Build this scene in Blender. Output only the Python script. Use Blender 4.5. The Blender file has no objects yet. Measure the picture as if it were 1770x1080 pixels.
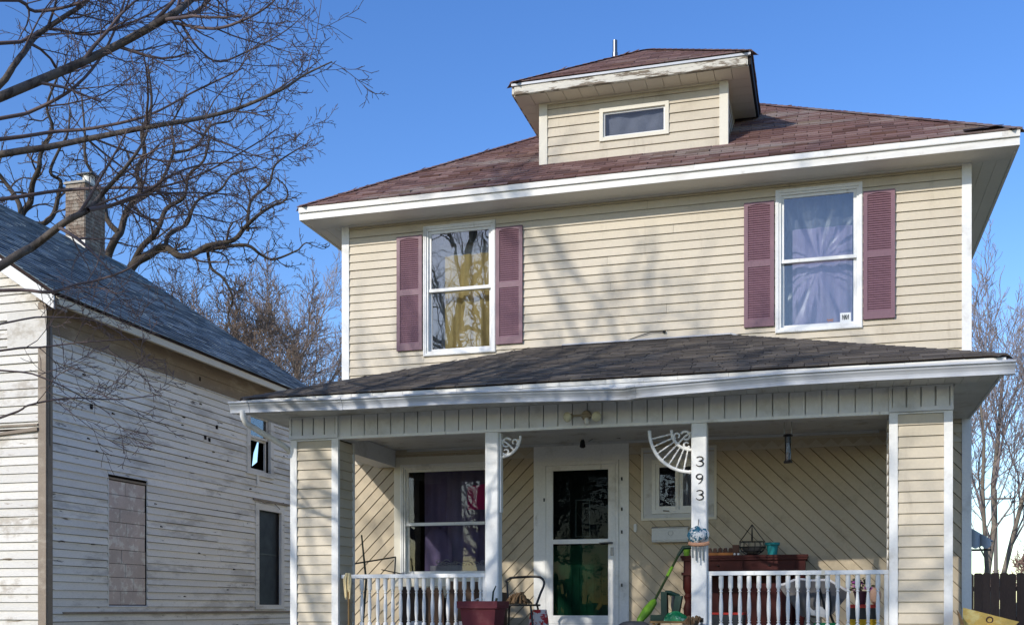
import bpy, bmesh, math, random
import numpy as np
from mathutils import Vector
R = math.radians
random.seed(7)
scene = bpy.context.scene
col = scene.collection
E = 1.6          # eye height; heights below are written relative to the eye and lifted by E

# ------------------------------------------------------------------ camera
FPX, CX, YH, VPX = 1917.0, 885.0, 1050.0, 1430.0     # measured from the photograph (1770 px wide)
YAW = math.atan((VPX - CX) / FPX)
cd = bpy.data.cameras.new('camera'); cam = bpy.data.objects.new('camera', cd); col.objects.link(cam)
cam.location = (0, 0, E); cam.rotation_euler = (math.pi / 2, 0, YAW)
cd.sensor_fit = 'HORIZONTAL'; cd.sensor_width = 36; cd.lens = 36 * FPX / 1770
cd.shift_y = (YH - 540) / 1770
cd.clip_end = 3000
scene.camera = cam

# ------------------------------------------------------------------ light
SUN_AZ = 27.0      # degrees left of the street normal, behind the camera
SUN_EL = 26.5
w = bpy.data.worlds.new('World'); scene.world = w; w.use_nodes = True
nt = w.node_tree; bg = nt.nodes['Background']
sky = nt.nodes.new('ShaderNodeTexSky'); sky.sky_type = 'NISHITA'; sky.sun_disc = False
sky.sun_elevation = R(SUN_EL); sky.sun_rotation = R(180 + SUN_AZ)
sky.air_density = 1.0; sky.dust_density = 0.35; sky.ozone_density = 2.2
hs0 = nt.nodes.new('ShaderNodeHueSaturation'); hs0.inputs['Saturation'].default_value = 1.28; hs0.inputs['Hue'].default_value = .5135     # clear winter air: one even tint for the whole sky
nt.links.new(sky.outputs[0], hs0.inputs['Color']); nt.links.new(hs0.outputs[0], bg.inputs[0]); bg.inputs[1].default_value = 0.15
sl = bpy.data.lights.new('sun', 'SUN'); so = bpy.data.objects.new('sun', sl); col.objects.link(so)
sl.energy = 2.45; sl.angle = R(0.53); sl.color = (1.0, 0.94, 0.86)
sdir = Vector((-math.sin(R(SUN_AZ)) * math.cos(R(SUN_EL)), -math.cos(R(SUN_AZ)) * math.cos(R(SUN_EL)), math.sin(R(SUN_EL))))
so.rotation_euler = sdir.to_track_quat('Z', 'Y').to_euler(); so.location = (-8, -15, 20)
vs = scene.view_settings; vs.view_transform = 'Standard'; vs.look = 'None'; vs.gamma = 1; vs.exposure = 0.56
vs.use_curve_mapping = False

# ------------------------------------------------------------------ pixel helpers (a pixel gives a direction only)
_c, _s = math.cos(YAW), math.sin(YAW)
def ray(x, y):
    u = (x - CX) / FPX; v = (YH - y) / FPX
    return np.array([u * _c - _s, u * _s + _c, v])
def at(x, y, Y):            # point on the plane parallel to the house front at distance Y
    r = ray(x, y); return r * Y / r[1]
def dep(x, y, t):           # point at camera-axis depth t
    return ray(x, y) * t
def onX(x, y, X):
    r = ray(x, y); return r * X / r[0]

# ------------------------------------------------------------------ materials
def lin(c):
    return tuple(((v / 255) / 12.92 if v / 255 <= .04045 else ((v / 255 + .055) / 1.055) ** 2.4) for v in c) + (1,)
MATS = {}
def M(name, c, rough=.6, var=.12, scale=1.5, fine=40., fvar=.06, bump=.0, bscale=60., rnd=0., island=0.,
      c2=None, c2scale=2., c2lo=.5, c2hi=.62, stretch=(1, 1, 1), metal=0., spec=.35, ramp=None, coat=0., c3=None, c3scale=1., c3lo=.5, c3hi=.7, c3st=(1, 1, 1), c3max=1.):
    m = bpy.data.materials.new(name); m.use_nodes = True; MATS[name] = m
    n = m.node_tree.nodes; L = m.node_tree.links; b = n['Principled BSDF']
    b.inputs['Roughness'].default_value = rough; b.inputs['Metallic'].default_value = metal
    b.inputs['Specular IOR Level'].default_value = spec
    if coat: b.inputs['Coat Weight'].default_value = coat
    tc = n.new('ShaderNodeTexCoord'); mp = n.new('ShaderNodeMapping'); mp.inputs['Scale'].default_value = stretch
    L.new(tc.outputs['Object'], mp.inputs['Vector'])
    def noise(sc, det=4, rg=.6):
        t = n.new('ShaderNodeTexNoise'); t.inputs['Scale'].default_value = sc; t.inputs['Detail'].default_value = det
        t.inputs['Roughness'].default_value = rg; L.new(mp.outputs[0], t.inputs['Vector']); return t.outputs['Fac']
    def mr(src, lo, hi, a=0., bb=1., sm=False):
        t = n.new('ShaderNodeMapRange'); t.inputs[1].default_value = lo; t.inputs[2].default_value = hi
        t.inputs[3].default_value = a; t.inputs[4].default_value = bb
        if sm: t.interpolation_type = 'SMOOTHSTEP'
        L.new(src, t.inputs[0]); return t.outputs[0]
    def mul(a, bb):
        t = n.new('ShaderNodeMath'); t.operation = 'MULTIPLY'; L.new(a, t.inputs[0]); L.new(bb, t.inputs[1]); return t.outputs[0]
    rndsrc = None
    if rnd or ramp:
        oi = n.new('ShaderNodeObjectInfo'); rndsrc = oi.outputs['Random']
    if island:
        g = n.new('ShaderNodeNewGeometry'); rndsrc = g.outputs['Random Per Island']
    if ramp:
        rp = n.new('ShaderNodeValToRGB'); cr = rp.color_ramp
        for i, (pos, cc) in enumerate(ramp):
            e = cr.elements[i] if i < 2 else cr.elements.new(pos)
            e.position = pos; e.color = lin(cc)
        L.new(rndsrc, rp.inputs[0]); base = rp.outputs[0]
    else:
        rgb = n.new('ShaderNodeRGB'); rgb.outputs[0].default_value = lin(c); base = rgb.outputs[0]
    if c2:
        mx = n.new('ShaderNodeMix'); mx.data_type = 'RGBA'
        L.new(mr(noise(c2scale, 6, .65), c2lo, c2hi, sm=True), mx.inputs[0]); L.new(base, mx.inputs[6]); mx.inputs[7].default_value = lin(c2)
        base = mx.outputs[2]
    if c3:
        m3 = n.new('ShaderNodeMapping'); m3.inputs['Scale'].default_value = c3st; m3.inputs['Location'].default_value = (3.1, 1.7, 5.3); L.new(tc.outputs['Object'], m3.inputs['Vector'])
        t3 = n.new('ShaderNodeTexNoise'); t3.inputs['Scale'].default_value = c3scale; t3.inputs['Detail'].default_value = 8; t3.inputs['Roughness'].default_value = .7; L.new(m3.outputs[0], t3.inputs['Vector'])
        mx = n.new('ShaderNodeMix'); mx.data_type = 'RGBA'
        L.new(mr(t3.outputs['Fac'], c3lo, c3hi, 0, c3max, sm=True), mx.inputs[0]); L.new(base, mx.inputs[6]); mx.inputs[7].default_value = lin(c3)
        base = mx.outputs[2]
    val = mr(noise(scale), .25, .75, 1 - var, 1 + var)
    val = mul(val, mr(noise(fine, 3), .25, .75, 1 - fvar, 1 + fvar))
    k = rnd or island
    if k and not ramp: val = mul(val, mr(rndsrc, 0, 1, 1 - k, 1 + k))
    hs = n.new('ShaderNodeHueSaturation'); L.new(base, hs.inputs['Color']); L.new(val, hs.inputs['Value'])
    L.new(hs.outputs[0], b.inputs['Base Color'])
    L.new(mr(noise(scale * 4), .2, .8, max(0, rough - .08), min(1, rough + .08)), b.inputs['Roughness'])
    if bump:
        bp = n.new('ShaderNodeBump'); bp.inputs['Strength'].default_value = bump; bp.inputs['Distance'].default_value = .01
        L.new(noise(bscale, 4), bp.inputs['Height']); L.new(bp.outputs[0], b.inputs['Normal'])
    return m

def glass(name, tint=(.9, .93, .95), refl=1.0, wav=0.02, rough=0.0, wscale=3.):
    m = bpy.data.materials.new(name); m.use_nodes = True; n = m.node_tree.nodes; L = m.node_tree.links
    n.remove(n['Principled BSDF']); out = n['Material Output']
    tr = n.new('ShaderNodeBsdfTransparent'); tr.inputs[0].default_value = tint + (1,)
    gl = n.new('ShaderNodeBsdfGlossy'); gl.inputs['Roughness'].default_value = rough
    fr = n.new('ShaderNodeFresnel'); fr.inputs[0].default_value = 1.52
    ml = n.new('ShaderNodeMath'); ml.operation = 'MULTIPLY'; ml.inputs[1].default_value = refl; ml.use_clamp = True
    L.new(fr.outputs[0], ml.inputs[0])
    tc = n.new('ShaderNodeTexCoord'); nz = n.new('ShaderNodeTexNoise'); nz.inputs['Scale'].default_value = wscale; nz.inputs['Detail'].default_value = 2
    L.new(tc.outputs['Object'], nz.inputs['Vector'])
    bp = n.new('ShaderNodeBump'); bp.inputs['Strength'].default_value = 1; bp.inputs['Distance'].default_value = wav
    L.new(nz.outputs['Fac'], bp.inputs['Height']); L.new(bp.outputs[0], gl.inputs['Normal'])
    mx = n.new('ShaderNodeMixShader'); L.new(ml.outputs[0], mx.inputs[0]); L.new(tr.outputs[0], mx.inputs[1]); L.new(gl.outputs[0], mx.inputs[2])
    L.new(mx.outputs[0], out.inputs['Surface']); MATS[name] = m; return m

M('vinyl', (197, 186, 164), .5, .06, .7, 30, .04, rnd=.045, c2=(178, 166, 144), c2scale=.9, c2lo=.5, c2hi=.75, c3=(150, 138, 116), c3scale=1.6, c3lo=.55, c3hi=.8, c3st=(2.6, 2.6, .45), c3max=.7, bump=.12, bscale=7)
M('vinyl_shade', (186, 171, 144), .55, .07, .7, 30, .05, rnd=.06, c3=(146, 132, 108), c3scale=1.8, c3lo=.52, c3hi=.78, c3max=.7, bump=.15, bscale=14)  # darker copy of vinyl, porch shade put into its colour
M('sheath', (90, 80, 62), .8)
M('white', (226, 226, 222), .5, .05, 2, 30, .05, .1, 40, c2=(196, 194, 186), c2scale=2.2, c2lo=.52, c2hi=.75, c3=(140, 134, 122), c3scale=3.2, c3lo=.6, c3hi=.74, c3st=(2, 2, .6), c3max=.6)
M('alu', (186, 189, 193), .4, .06, 2, 25, .05, c2=(150, 150, 148), c2scale=3, c2lo=.52, c2hi=.72, stretch=(.35, 1, 1))
M('beam', (212, 214, 216), .5, .05, 2, 30, .03, rnd=.03, c2=(188, 189, 188), c2scale=2.5, c2lo=.5, c2hi=.72)
M('fascia', (222, 220, 212), .45, .05, 2, 30, .06, c3=(140, 132, 118), c3scale=5, c3lo=.6, c3hi=.75, c3st=(1, 1, .6), c3max=.6, c2=(206, 202, 192), c2scale=4, c2lo=.5, c2hi=.68, stretch=(.2, 1, 1))
M('soffit', (222, 219, 211), .55, .05, 1.2, 30, .03)
M('porch_soffit', (198, 199, 198), .55, .08, 1.2, 30, .03, rnd=.04, c2=(166, 163, 156), c2scale=3, c2lo=.52, c2hi=.7)
M('cream_trim', (214, 208, 190), .5, .04, 2, 30, .03)
M('peel', (205, 200, 186), .8, .1, 3, 50, .1, .3, 60, c2=(120, 108, 92), c2scale=9, c2lo=.47, c2hi=.54, stretch=(.35, 1, 2.2))
M('shutter', (118, 88, 97), .5, .07, 2, 40, .05, rnd=.05, c2=(130, 98, 106), c2scale=3, c2lo=.5, c2hi=.75, c3=(98, 70, 82), c3scale=4, c3lo=.55, c3hi=.7, c3st=(2, 2, .5), c3max=.7)
RED = [(0, (94, 71, 67)), (.3, (110, 82, 76)), (.7, (121, 92, 85)), (1, (140, 114, 106))]
M('red_shingle', (100, 64, 60), .9, .14, 2.5, 220, .22, .6, 260, ramp=RED, c2=(140, 126, 118), c2scale=.9, c2lo=.52, c2hi=.66, stretch=(.5, 1, 1.6))
M('red_shingle_field', (100, 64, 60), .9, .14, 2.5, 220, .22, .6, 260, ramp=RED, island=.1, c2=(140, 126, 118), c2scale=.9, c2lo=.52, c2hi=.66, stretch=(.5, 1, 1.6))
BRN = [(0, (74, 68, 63)), (.4, (88, 81, 74)), (.75, (98, 91, 83)), (1, (112, 104, 94))]
M('brown_shingle', (70, 62, 55), .95, .14, 3, 220, .22, .6, 260, ramp=BRN)
M('brown_shingle_field', (70, 62, 55), .95, .14, 3, 220, .22, .6, 260, ramp=BRN, island=.1)
BLU = [(0, (72, 85, 93)), (.4, (94, 108, 116)), (.75, (112, 127, 135)), (1, (136, 150, 157))]
M('blue_shingle_field', (60, 68, 76), .9, .12, 1.2, 200, .2, .5, 260, ramp=BLU, island=.1)
M('deck', (50, 38, 36), .95)
M('flash_black', (22, 20, 22), .8)
M('clap_old', (233, 231, 225), .8, .08, 1.2, 60, .1, .3, 70, rnd=.07, c2=(118, 112, 104), c2scale=6, c2lo=.63, c2hi=.69, stretch=(1, .35, 2.2), c3=(168, 164, 158), c3scale=1.3, c3lo=.5, c3hi=.62, c3st=(1, .6, 2.6), c3max=.5)
M('clap_old_front', (214, 211, 203), .8, .08, 1.2, 60, .1, .3, 70, rnd=.07, c2=(142, 128, 110), c2scale=6, c2lo=.61, c2hi=.68, stretch=(.35, 1, 2.2), c3=(176, 168, 154), c3scale=1.5, c3lo=.5, c3hi=.62, c3st=(1, 1, 1.6), c3max=.8)
M('wood_old', (142, 130, 116), .85, .16, 2, 60, .14, .35, 60, c2=(160, 150, 136), c2scale=4, c2lo=.5, c2hi=.7, stretch=(1, .5, 1.5))
M('wood_dark_gap', (40, 36, 32), .95)
M('block', (206, 192, 184), .95, .12, 4, 90, .16, .5, 120, rnd=.08, c2=(228, 222, 214), c2scale=5, c2lo=.5, c2hi=.6)
M('brick', (120, 104, 90), .95, .2, 6, 60, .2, .5, 40, c2=(150, 140, 126), c2scale=7, c2lo=.45, c2hi=.6)
M('chim_flash', (215, 212, 200), .4)
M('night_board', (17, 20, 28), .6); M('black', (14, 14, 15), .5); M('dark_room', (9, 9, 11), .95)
M('black_metal', (20, 19, 19), .4, spec=.5); M('steel', (120, 122, 124), .35, metal=.9)
M('gold_curtain', (218, 190, 128), .85, .12, 3, 60, .06); M('lav_curtain', (212, 198, 222), .85, .1, 3, 60, .05)
M('purple_curtain', (152, 136, 168), .85, .15, 3, 60, .06); M('pink_paper', (236, 40, 122), .7)
M('white_fabric', (210, 208, 206), .9, .1, 10); M('grey_sheet', (138, 142, 146), .7, .2, 5)
M('green_door', (22, 110, 74), .5, .2, 5); M('dark_door', (16, 22, 22), .6)
M('red_pot', (98, 34, 44), .6, .14, 5, 50, .1, c3=(128, 82, 80), c3scale=3, c3lo=.55, c3hi=.75, c3max=.6); M('soil', (40, 30, 24), .95, bump=.6)
M('lime', (108, 156, 46), .5, .15, 8, 60, .1); M('dark_green', (10, 52, 40), .45); M('bright_green', (24, 128, 80), .45, .25, 9, c2=(150, 190, 170), c2scale=16, c2lo=.56, c2hi=.62)
M('olive_shaft', (48, 66, 32), .45); M('teal', (28, 128, 132), .55, .12, 9)
M('mahogany', (62, 22, 18), .55, .2, 3, 40, .12, stretch=(.3, 1, 1), spec=.2)
M('tarp_grey', (94, 92, 90), .7, .12, 5); M('pink', (190, 90, 170), .7, rnd=.2); M('plum', (56, 26, 46), .6)
M('leaf', (58, 76, 40), .6, .2, 8); M('peach', (206, 168, 144), .9, .1, 10); M('red_plastic', (184, 46, 36), .45); M('yellow_plastic', (206, 170, 30), .45)
M('dark_plastic', (52, 56, 60), .5); M('cardboard', (150, 118, 78), .9, .1, 4); M('dark_card', (78, 62, 50), .9, .15, 4); M('yellow_card', (196, 164, 84), .8, .08, 5, c2=(206, 188, 120), c2scale=4)
M('mop', (214, 196, 150), .95, .1, 20); M('stick', (120, 96, 60), .8); M('stake', (38, 52, 34), .6)
M('straw', (104, 84, 62), .95, .3, 12); M('ceramic', (204, 206, 206), .25, .1, 8, c2=(44, 92, 112), c2scale=14, c2lo=.5, c2hi=.54)
M('terracotta', (176, 132, 104), .8); M('brown_cell', (58, 36, 26), .7); M('wood_tray', (140, 92, 50), .8)
M('lamp_lens', (196, 194, 168), .3); M('lamp_body', (158, 148, 128), .5); M('wire_black', (24, 24, 26), .5)
M('mail_white', (206, 206, 200), .4, .04, 4); M('digit', (44, 42, 40), .4); M('bag_print', (206, 196, 190), .5, .1, 6, c2=(176, 30, 34), c2scale=9, c2lo=.5, c2hi=.53)
M('fence', (108, 84, 70), .85, .22, 2, 50, .14, .3, 50, rnd=.18, stretch=(2, 2, .3)); M('awning', (150, 160, 170), .45, rnd=.04)
M('floor_paint', (92, 86, 80), .8, .15, 2); M('concrete', (168, 164, 154), .9, .15, 1.5, 60, .1, .4, 60)
M('grass', (124, 114, 88), .95, .25, .4, 12, .2, .6, 30, c2=(102, 100, 72), c2scale=.5); M('asphalt', (104, 103, 100), .9, .15, .6, 80, .15, .5, 90)
M('bark_near', (98, 90, 84), .9, .18, 6, 60, .15, .6, 50, c2=(66, 58, 54), c2scale=9, stretch=(1, 1, .5))
M('twig_near', (104, 90, 88), .8, .2, 4); M('bark_oak', (72, 64, 55), .95, .25, 4, 30, .2, .6, 30)
M('twig_oak', (86, 75, 68), .9, .2, 2); M('twig_tan', (128, 112, 100), .9, .2, 2); M('bark_pale', (132, 122, 108), .9, .25, 4, 30, .2)
M('twig_grey', (150, 138, 134), .9, .15, 2); M('twig_far', (150, 122, 112), .9, .1, 1); M('pole_wood', (110, 104, 98), .9)
M('plain_paper', (222, 224, 222), .6); M('orange_paint', (196, 120, 40), .6); M('ink', (52, 62, 62), .6)
glass('glass_up', (.84, .87, .88), 2.5, .0014, 0, 2.2); glass('glass_low', (.78, .79, .82), .8, .002, 0, 2)
glass('glass_dark', (.55, .6, .6), .14, .002); glass('film', (.93, .91, .96), .9, .0, .3)
glass('clear_tube', (.6, .6, .6), 1.2, .0)

# ------------------------------------------------------------------ mesh helpers
ORG = {}
class MB:
    def __init__(s): s.v = []; s.f = []
    def add(s, vs, fs):
        o = len(s.v); s.v += [tuple(map(float, p)) for p in vs]; s.f += [tuple(i + o for i in q) for q in fs]; return s
    def hexa(s, p):        # p: end a (4 pts ring), end b (4 pts ring)
        return s.add(p, [(0, 1, 2, 3), (7, 6, 5, 4), (0, 4, 5, 1), (1, 5, 6, 2), (2, 6, 7, 3), (3, 7, 4, 0)])
    def box(s, x0, x1, y0, y1, z0, z1):
        return s.hexa([(x0, y0, z0), (x0, y1, z0), (x0, y1, z1), (x0, y0, z1), (x1, y0, z0), (x1, y1, z0), (x1, y1, z1), (x1, y0, z1)])
    def frame(s, x0, x1, z0, z1, y0, y1, w, wb=None, wt=None):   # rectangular frame facing -Y, butt jointed
        wb = w if wb is None else wb; wt = w if wt is None else wt
        s.box(x0, x0 + w, y0, y1, z0, z1); s.box(x1 - w, x1, y0, y1, z0, z1)
        s.box(x0 + w, x1 - w, y0 + .001, y1, z1 - wt, z1 - .0005); return s.box(x0 + w, x1 - w, y0 + .001, y1, z0 + .0005, z0 + wb)
    def prism(s, poly, y0, y1):      # polygon in XZ pushed from y0 to y1
        n = len(poly); v = [(a, y0, b) for a, b in poly] + [(a, y1, b) for a, b in poly]
        return s.add(v, [tuple(range(n)), tuple(range(2 * n - 1, n - 1, -1))] + [(i, i + n, (i + 1) % n + n, (i + 1) % n) for i in range(n)])
    def prismx(s, poly, x0, x1):     # polygon in YZ pushed along X
        n = len(poly); v = [(x0, a, b) for a, b in poly] + [(x1, a, b) for a, b in poly]
        return s.add(v, [tuple(range(n)), tuple(range(2 * n - 1, n - 1, -1))] + [(i, i + n, (i + 1) % n + n, (i + 1) % n) for i in range(n)])
    def sweepx(s, prof, path, close=True):  # prof (dy,dz) swept along path of points
        n = len(prof); o = len(s.v)
        for (x, y, z) in path: s.v += [(float(x), float(y + a), float(z + b)) for a, b in prof]
        for k in range(len(path) - 1):
            for i in range(n if close else n - 1):
                j = (i + 1) % n; s.f.append((o + k * n + i, o + (k + 1) * n + i, o + (k + 1) * n + j, o + k * n + j))
        s.f.append(tuple(o + i for i in range(n))); e = o + (len(path) - 1) * n; s.f.append(tuple(e + n - 1 - i for i in range(n))); return s
    def tube(s, pts, r, n=8, cap=True):
        pts = [np.array(p, float) for p in pts]; k = len(pts)
        rr = r if hasattr(r, '__len__') else [r] * k
        t0 = pts[1] - pts[0]; t0 = t0 / np.linalg.norm(t0)
        a = np.cross(t0, (0, 0, 1.)) if abs(t0[2]) < .9 else np.cross(t0, (1., 0, 0)); a /= np.linalg.norm(a)
        o = len(s.v)
        for i, p in enumerate(pts):
            t = pts[min(i + 1, k - 1)] - pts[max(i - 1, 0)]; t = t / (np.linalg.norm(t) + 1e-9)
            a = a - t * np.dot(a, t); a /= np.linalg.norm(a) + 1e-9; b = np.cross(t, a)
            for q in range(n):
                th = 2 * math.pi * q / n; s.v.append(tuple(p + rr[i] * (a * math.cos(th) + b * math.sin(th))))
        for i in range(k - 1):
            for q in range(n):
                z = (q + 1) % n; s.f.append((o + i * n + q, o + i * n + z, o + (i + 1) * n + z, o + (i + 1) * n + q))
        if cap: s.f.append(tuple(o + n - 1 - q for q in range(n))); s.f.append(tuple(o + (k - 1) * n + q for q in range(n)))
        return s
    def lathe(s, prof, c=(0, 0, 0), n=12, sx=1, sy=1):
        o = len(s.v); k = len(prof)
        for r, z in prof:
            for q in range(n):
                th = 2 * math.pi * (q + .5) / n; s.v.append((c[0] + r * sx * math.cos(th), c[1] + r * sy * math.sin(th), c[2] + z))
        for i in range(k - 1):
            for q in range(n):
                z = (q + 1) % n; s.f.append((o + i * n + q, o + i * n + z, o + (i + 1) * n + z, o + (i + 1) * n + q))
        s.f.append(tuple(o + n - 1 - q for q in range(n))); s.f.append(tuple(o + (k - 1) * n + q for q in range(n))); return s
    def grid(s, fn, nu, nv):
        o = len(s.v)
        for j in range(nv + 1):
            for i in range(nu + 1): s.v.append(tuple(map(float, fn(i / nu, j / nv))))
        for j in range(nv):
            for i in range(nu):
                a = o + j * (nu + 1) + i; s.f.append((a, a + 1, a + nu + 2, a + nu + 1))
        return s
    def mesh(s, name, org=(0, 0, 0), lift=True, recalc=True):
        ox, oy, oz = org; dz = E if lift else 0
        me = bpy.data.meshes.new(name); me.from_pydata([(x - ox, y - oy, z + dz - oz) for x, y, z in s.v], [], s.f)
        if recalc:
            bm = bmesh.new(); bm.from_mesh(me); bmesh.ops.recalc_face_normals(bm, faces=bm.faces); bm.to_mesh(me); bm.free()
        return me
    def build(s, name, mat, parent=None, smooth=False, org=None, recalc=True):
        """parent given: a part; otherwise a thing whose origin is org (eye-relative)"""
        if parent is not None: o3 = ORG[parent.name]
        else:
            o3 = (0, 0, 0) if org is None else (org[0], org[1], org[2] + E)
        me = s.mesh(name, o3, True, recalc); me.materials.append(MATS[mat] if isinstance(mat, str) else mat)
        ob = bpy.data.objects.new(name, me); col.objects.link(ob)
        if parent is not None: ob.parent = parent; ORG[ob.name] = o3
        else: ob.location = o3; ORG[ob.name] = o3
        if smooth:
            me.polygons.foreach_set('use_smooth', [True] * len(me.polygons))
            try: me.set_sharp_from_angle(angle=R(40))
            except Exception: pass
        return ob
def smooth_line(P3):
    n = len(P3); k = 4 * (n - 1); out = []
    for t_ in np.linspace(0, n - 1, k + 1):     # catmull-rom
        i = min(n - 2, int(t_)); f = t_ - i; a, b, c, d = P3[max(0, i - 1)], P3[i], P3[i + 1], P3[min(n - 1, i + 2)]
        out.append(.5 * ((2 * b) + (c - a) * f + (2 * a - 5 * b + 4 * c - d) * f * f + (3 * b - a - 3 * c + d) * f ** 3))
    out = np.array(out); dirs = np.gradient(out, axis=0); dirs /= np.linalg.norm(dirs, axis=1, keepdims=True); return out, dirs
def tag(o, label=None, cat=None, group=None, kind=None):
    if label: o['label'] = label
    if cat: o['category'] = cat
    if group: o['group'] = group
    if kind: o['kind'] = kind
    return o
def thing(name, label, cat, loc, group=None):
    o = bpy.data.objects.new(name, None); col.objects.link(o); o.empty_display_size = .2
    o.location = (loc[0], loc[1], loc[2] + E); ORG[o.name] = tuple(o.location)
    return tag(o, label, cat, group)
def inst(name, me, parent, loc, rot=(0, 0, 0), scale=(1, 1, 1)):   # a piece sharing mesh data; loc is eye-relative world
    ob = bpy.data.objects.new(name, me); col.objects.link(ob); ob.parent = parent
    o3 = ORG[parent.name]; ob.location = (loc[0] - o3[0], loc[1] - o3[1], loc[2] + E - o3[2]); ob.rotation_euler = rot; ob.scale = scale
    return ob

def clap_x(parent, x0, x1, z0, z1, Y, mat, name='clapboard', butt=.022, top=.004):   # a board on a wall facing -Y
    z0 += .002; j = random.uniform(-.0015, .0015)
    m = MB().hexa([(x0, Y - butt + j, z0), (x0, Y, z0), (x0, Y, z1 - .001), (x0, Y - top + j, z1 - .001),
                   (x1, Y - butt + j, z0), (x1, Y, z0), (x1, Y, z1 - .001), (x1, Y - top + j, z1 - .001)])
    return m.build(name, mat, parent, recalc=False)
def clap_y(parent, y0, y1, z0, z1, X, sgn, mat, name='clapboard', butt=.020, top=.004, jz=0.):  # board on a wall facing sgn*X
    a, b = random.uniform(-jz, jz), random.uniform(-jz, jz)
    m = MB().hexa([(X + sgn * butt, y0, z0 + a), (X, y0, z0 + a), (X, y0, z1 - .001), (X + sgn * top, y0, z1 - .001),
                   (X + sgn * butt, y1, z0 + b), (X, y1, z0 + b), (X, y1, z1 - .001), (X + sgn * top, y1, z1 - .001)])
    return m.build(name, mat, parent, recalc=False)
def spans(a, b, z0, z1, holes):
    """rectangles (u0,u1,z0,z1) left of one course once the holes (u0,u1,z0,z1) are cut out"""
    segs = []; cuts = [h for h in holes if h[2] < z1 - .002 and h[3] > z0 + .002 and h[0] < b and h[1] > a]
    cuts.sort(); u = a
    for h in cuts:
        if h[0] > u + .01: segs.append((u, h[0], z0, z1))
        if h[3] < z1 - .012: segs.append((max(h[0], a), min(h[1], b), h[3], z1))
        if h[2] > z0 + .012: segs.append((max(h[0], a), min(h[1], b), z0, h[2]))
        u = max(u, h[1])
    if u < b - .01: segs.append((u, b, z0, z1))
    return segs
def wall_holes(m, a, b, z0, z1, holes, put):
    us = sorted({a, b, *[h[0] for h in holes], *[h[1] for h in holes]}); zs = sorted({z0, z1, *[h[2] for h in holes], *[h[3] for h in holes]})
    for u0, u1 in zip(us, us[1:]):
        for q0, q1 in zip(zs, zs[1:]):
            cu, cz = (u0 + u1) / 2, (q0 + q1) / 2
            if not any(h[0] < cu < h[1] and h[2] < cz < h[3] for h in holes): put(m, u0, u1, q0, q1)

# ------------------------------------------------------------------ the ground
LAWN = -1.15
def ground_z(y):
    t = min(1, max(0, (y - 1.2) / 5.0)); return -1.6 + (LAWN + 1.6) * t * t * (3 - 2 * t)
m = MB(); ys = [-900, -200, -60, -20, -12.5, 0, 1.2, 2, 3, 4, 5, 6.2, 10, 30, 80, 300, 1200]; xs = [-900, -60, -20, 0, 20, 60, 900]
for y in ys:
    for x in xs: m.v.append((x, y, ground_z(y)))
nx = len(xs)
for j in range(len(ys) - 1):
    for i in range(nx - 1): a = j * nx + i; m.f.append((a, a + 1, a + nx + 1, a + nx))
tag(m.build('ground', 'grass'), kind='structure')
tag(MB().box(-300, 300, -12, -3, -1.75, -1.594).build('road', 'asphalt'), kind='structure')
tag(MB().box(-300, 300, -3, -2.85, -1.75, -1.48).build('kerb', 'concrete'), kind='structure')
pv = tag(MB().box(-300, 300, -.75, .75, -1.75, -1.585).build('pavement', 'concrete'), kind='structure')

# ------------------------------------------------------------------ shingles
def shingle_face(A, B, C, D, tw, ex, parent, mat_one, mat_field, n_ind, skip=None, wid=None, th=.007, name='shingle', base=.004):
    """eave A->B, top D->C (eye-relative). The first n_ind tabs from the eave up are pieces, the rest one field."""
    A, B, C, D = [np.array(p, float) for p in (A, B, C, D)]
    U = B - A; W = np.linalg.norm(U); U = U / W
    V = (D - A) - U * np.dot(D - A, U); H = np.linalg.norm(V); V = V / H; N = np.cross(U, V)
    if N[2] < 0: N = -N
    dA = np.dot(D - A, U); dB = np.dot(C - A, U)
    rows = int(H / ex) + 1; field = MB(); cnt = 0
    def lim(v): t = min(1, v / H); return dA * t, W + (dB - W) * t
    for r in range(rows):
        v0 = r * ex; v1 = min(H, v0 + ex * 1.12)
        if v0 >= H - .01: break
        u = -(tw * .5 * (r % 2)) - random.random() * tw * .12
        while u < W:
            ww = tw if wid is None else random.uniform(*wid)
            u0, u1 = u + .004, u + ww - .005; u += ww
            l0, h0 = lim(v0); l1, h1 = lim(v1)
            b0, b1 = max(u0, l0), min(u1, h0); t0, t1 = max(u0, l1), min(u1, h1)
            if b1 - b0 < .015 and t1 - t0 < .015: continue
            b1 = max(b1, b0 + .002); t1 = max(t1, t0 + .002)
            mid = A + U * (b0 + b1) / 2 + V * (v0 + v1) / 2
            if skip and skip(mid): continue
            jl = random.uniform(-.004, .004) if wid is None else random.uniform(-.012, .004); tt = th * (random.uniform(.8, 1.5) if wid or random.random() < .9 else random.uniform(1.8, 3.0))
            P = lambda a, v, h: A + U * a + V * v + N * h
            pts = [P(b0, v0 + jl, base + tt), P(b0, v0 + jl, base - .002), P(b1, v0 + jl, base - .002), P(b1, v0 + jl, base + tt),
                   P(t0, v1, base + .002), P(t0, v1, base - .003), P(t1, v1, base - .003), P(t1, v1, base + .002)]
            if cnt < n_ind:
                MB().hexa(pts).build(name, mat_one, parent, recalc=False); cnt += 1
            else: field.hexa(pts)
    if field.v: tag(field.build(name + '_field', mat_field, parent, recalc=False), kind='stuff')

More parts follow.
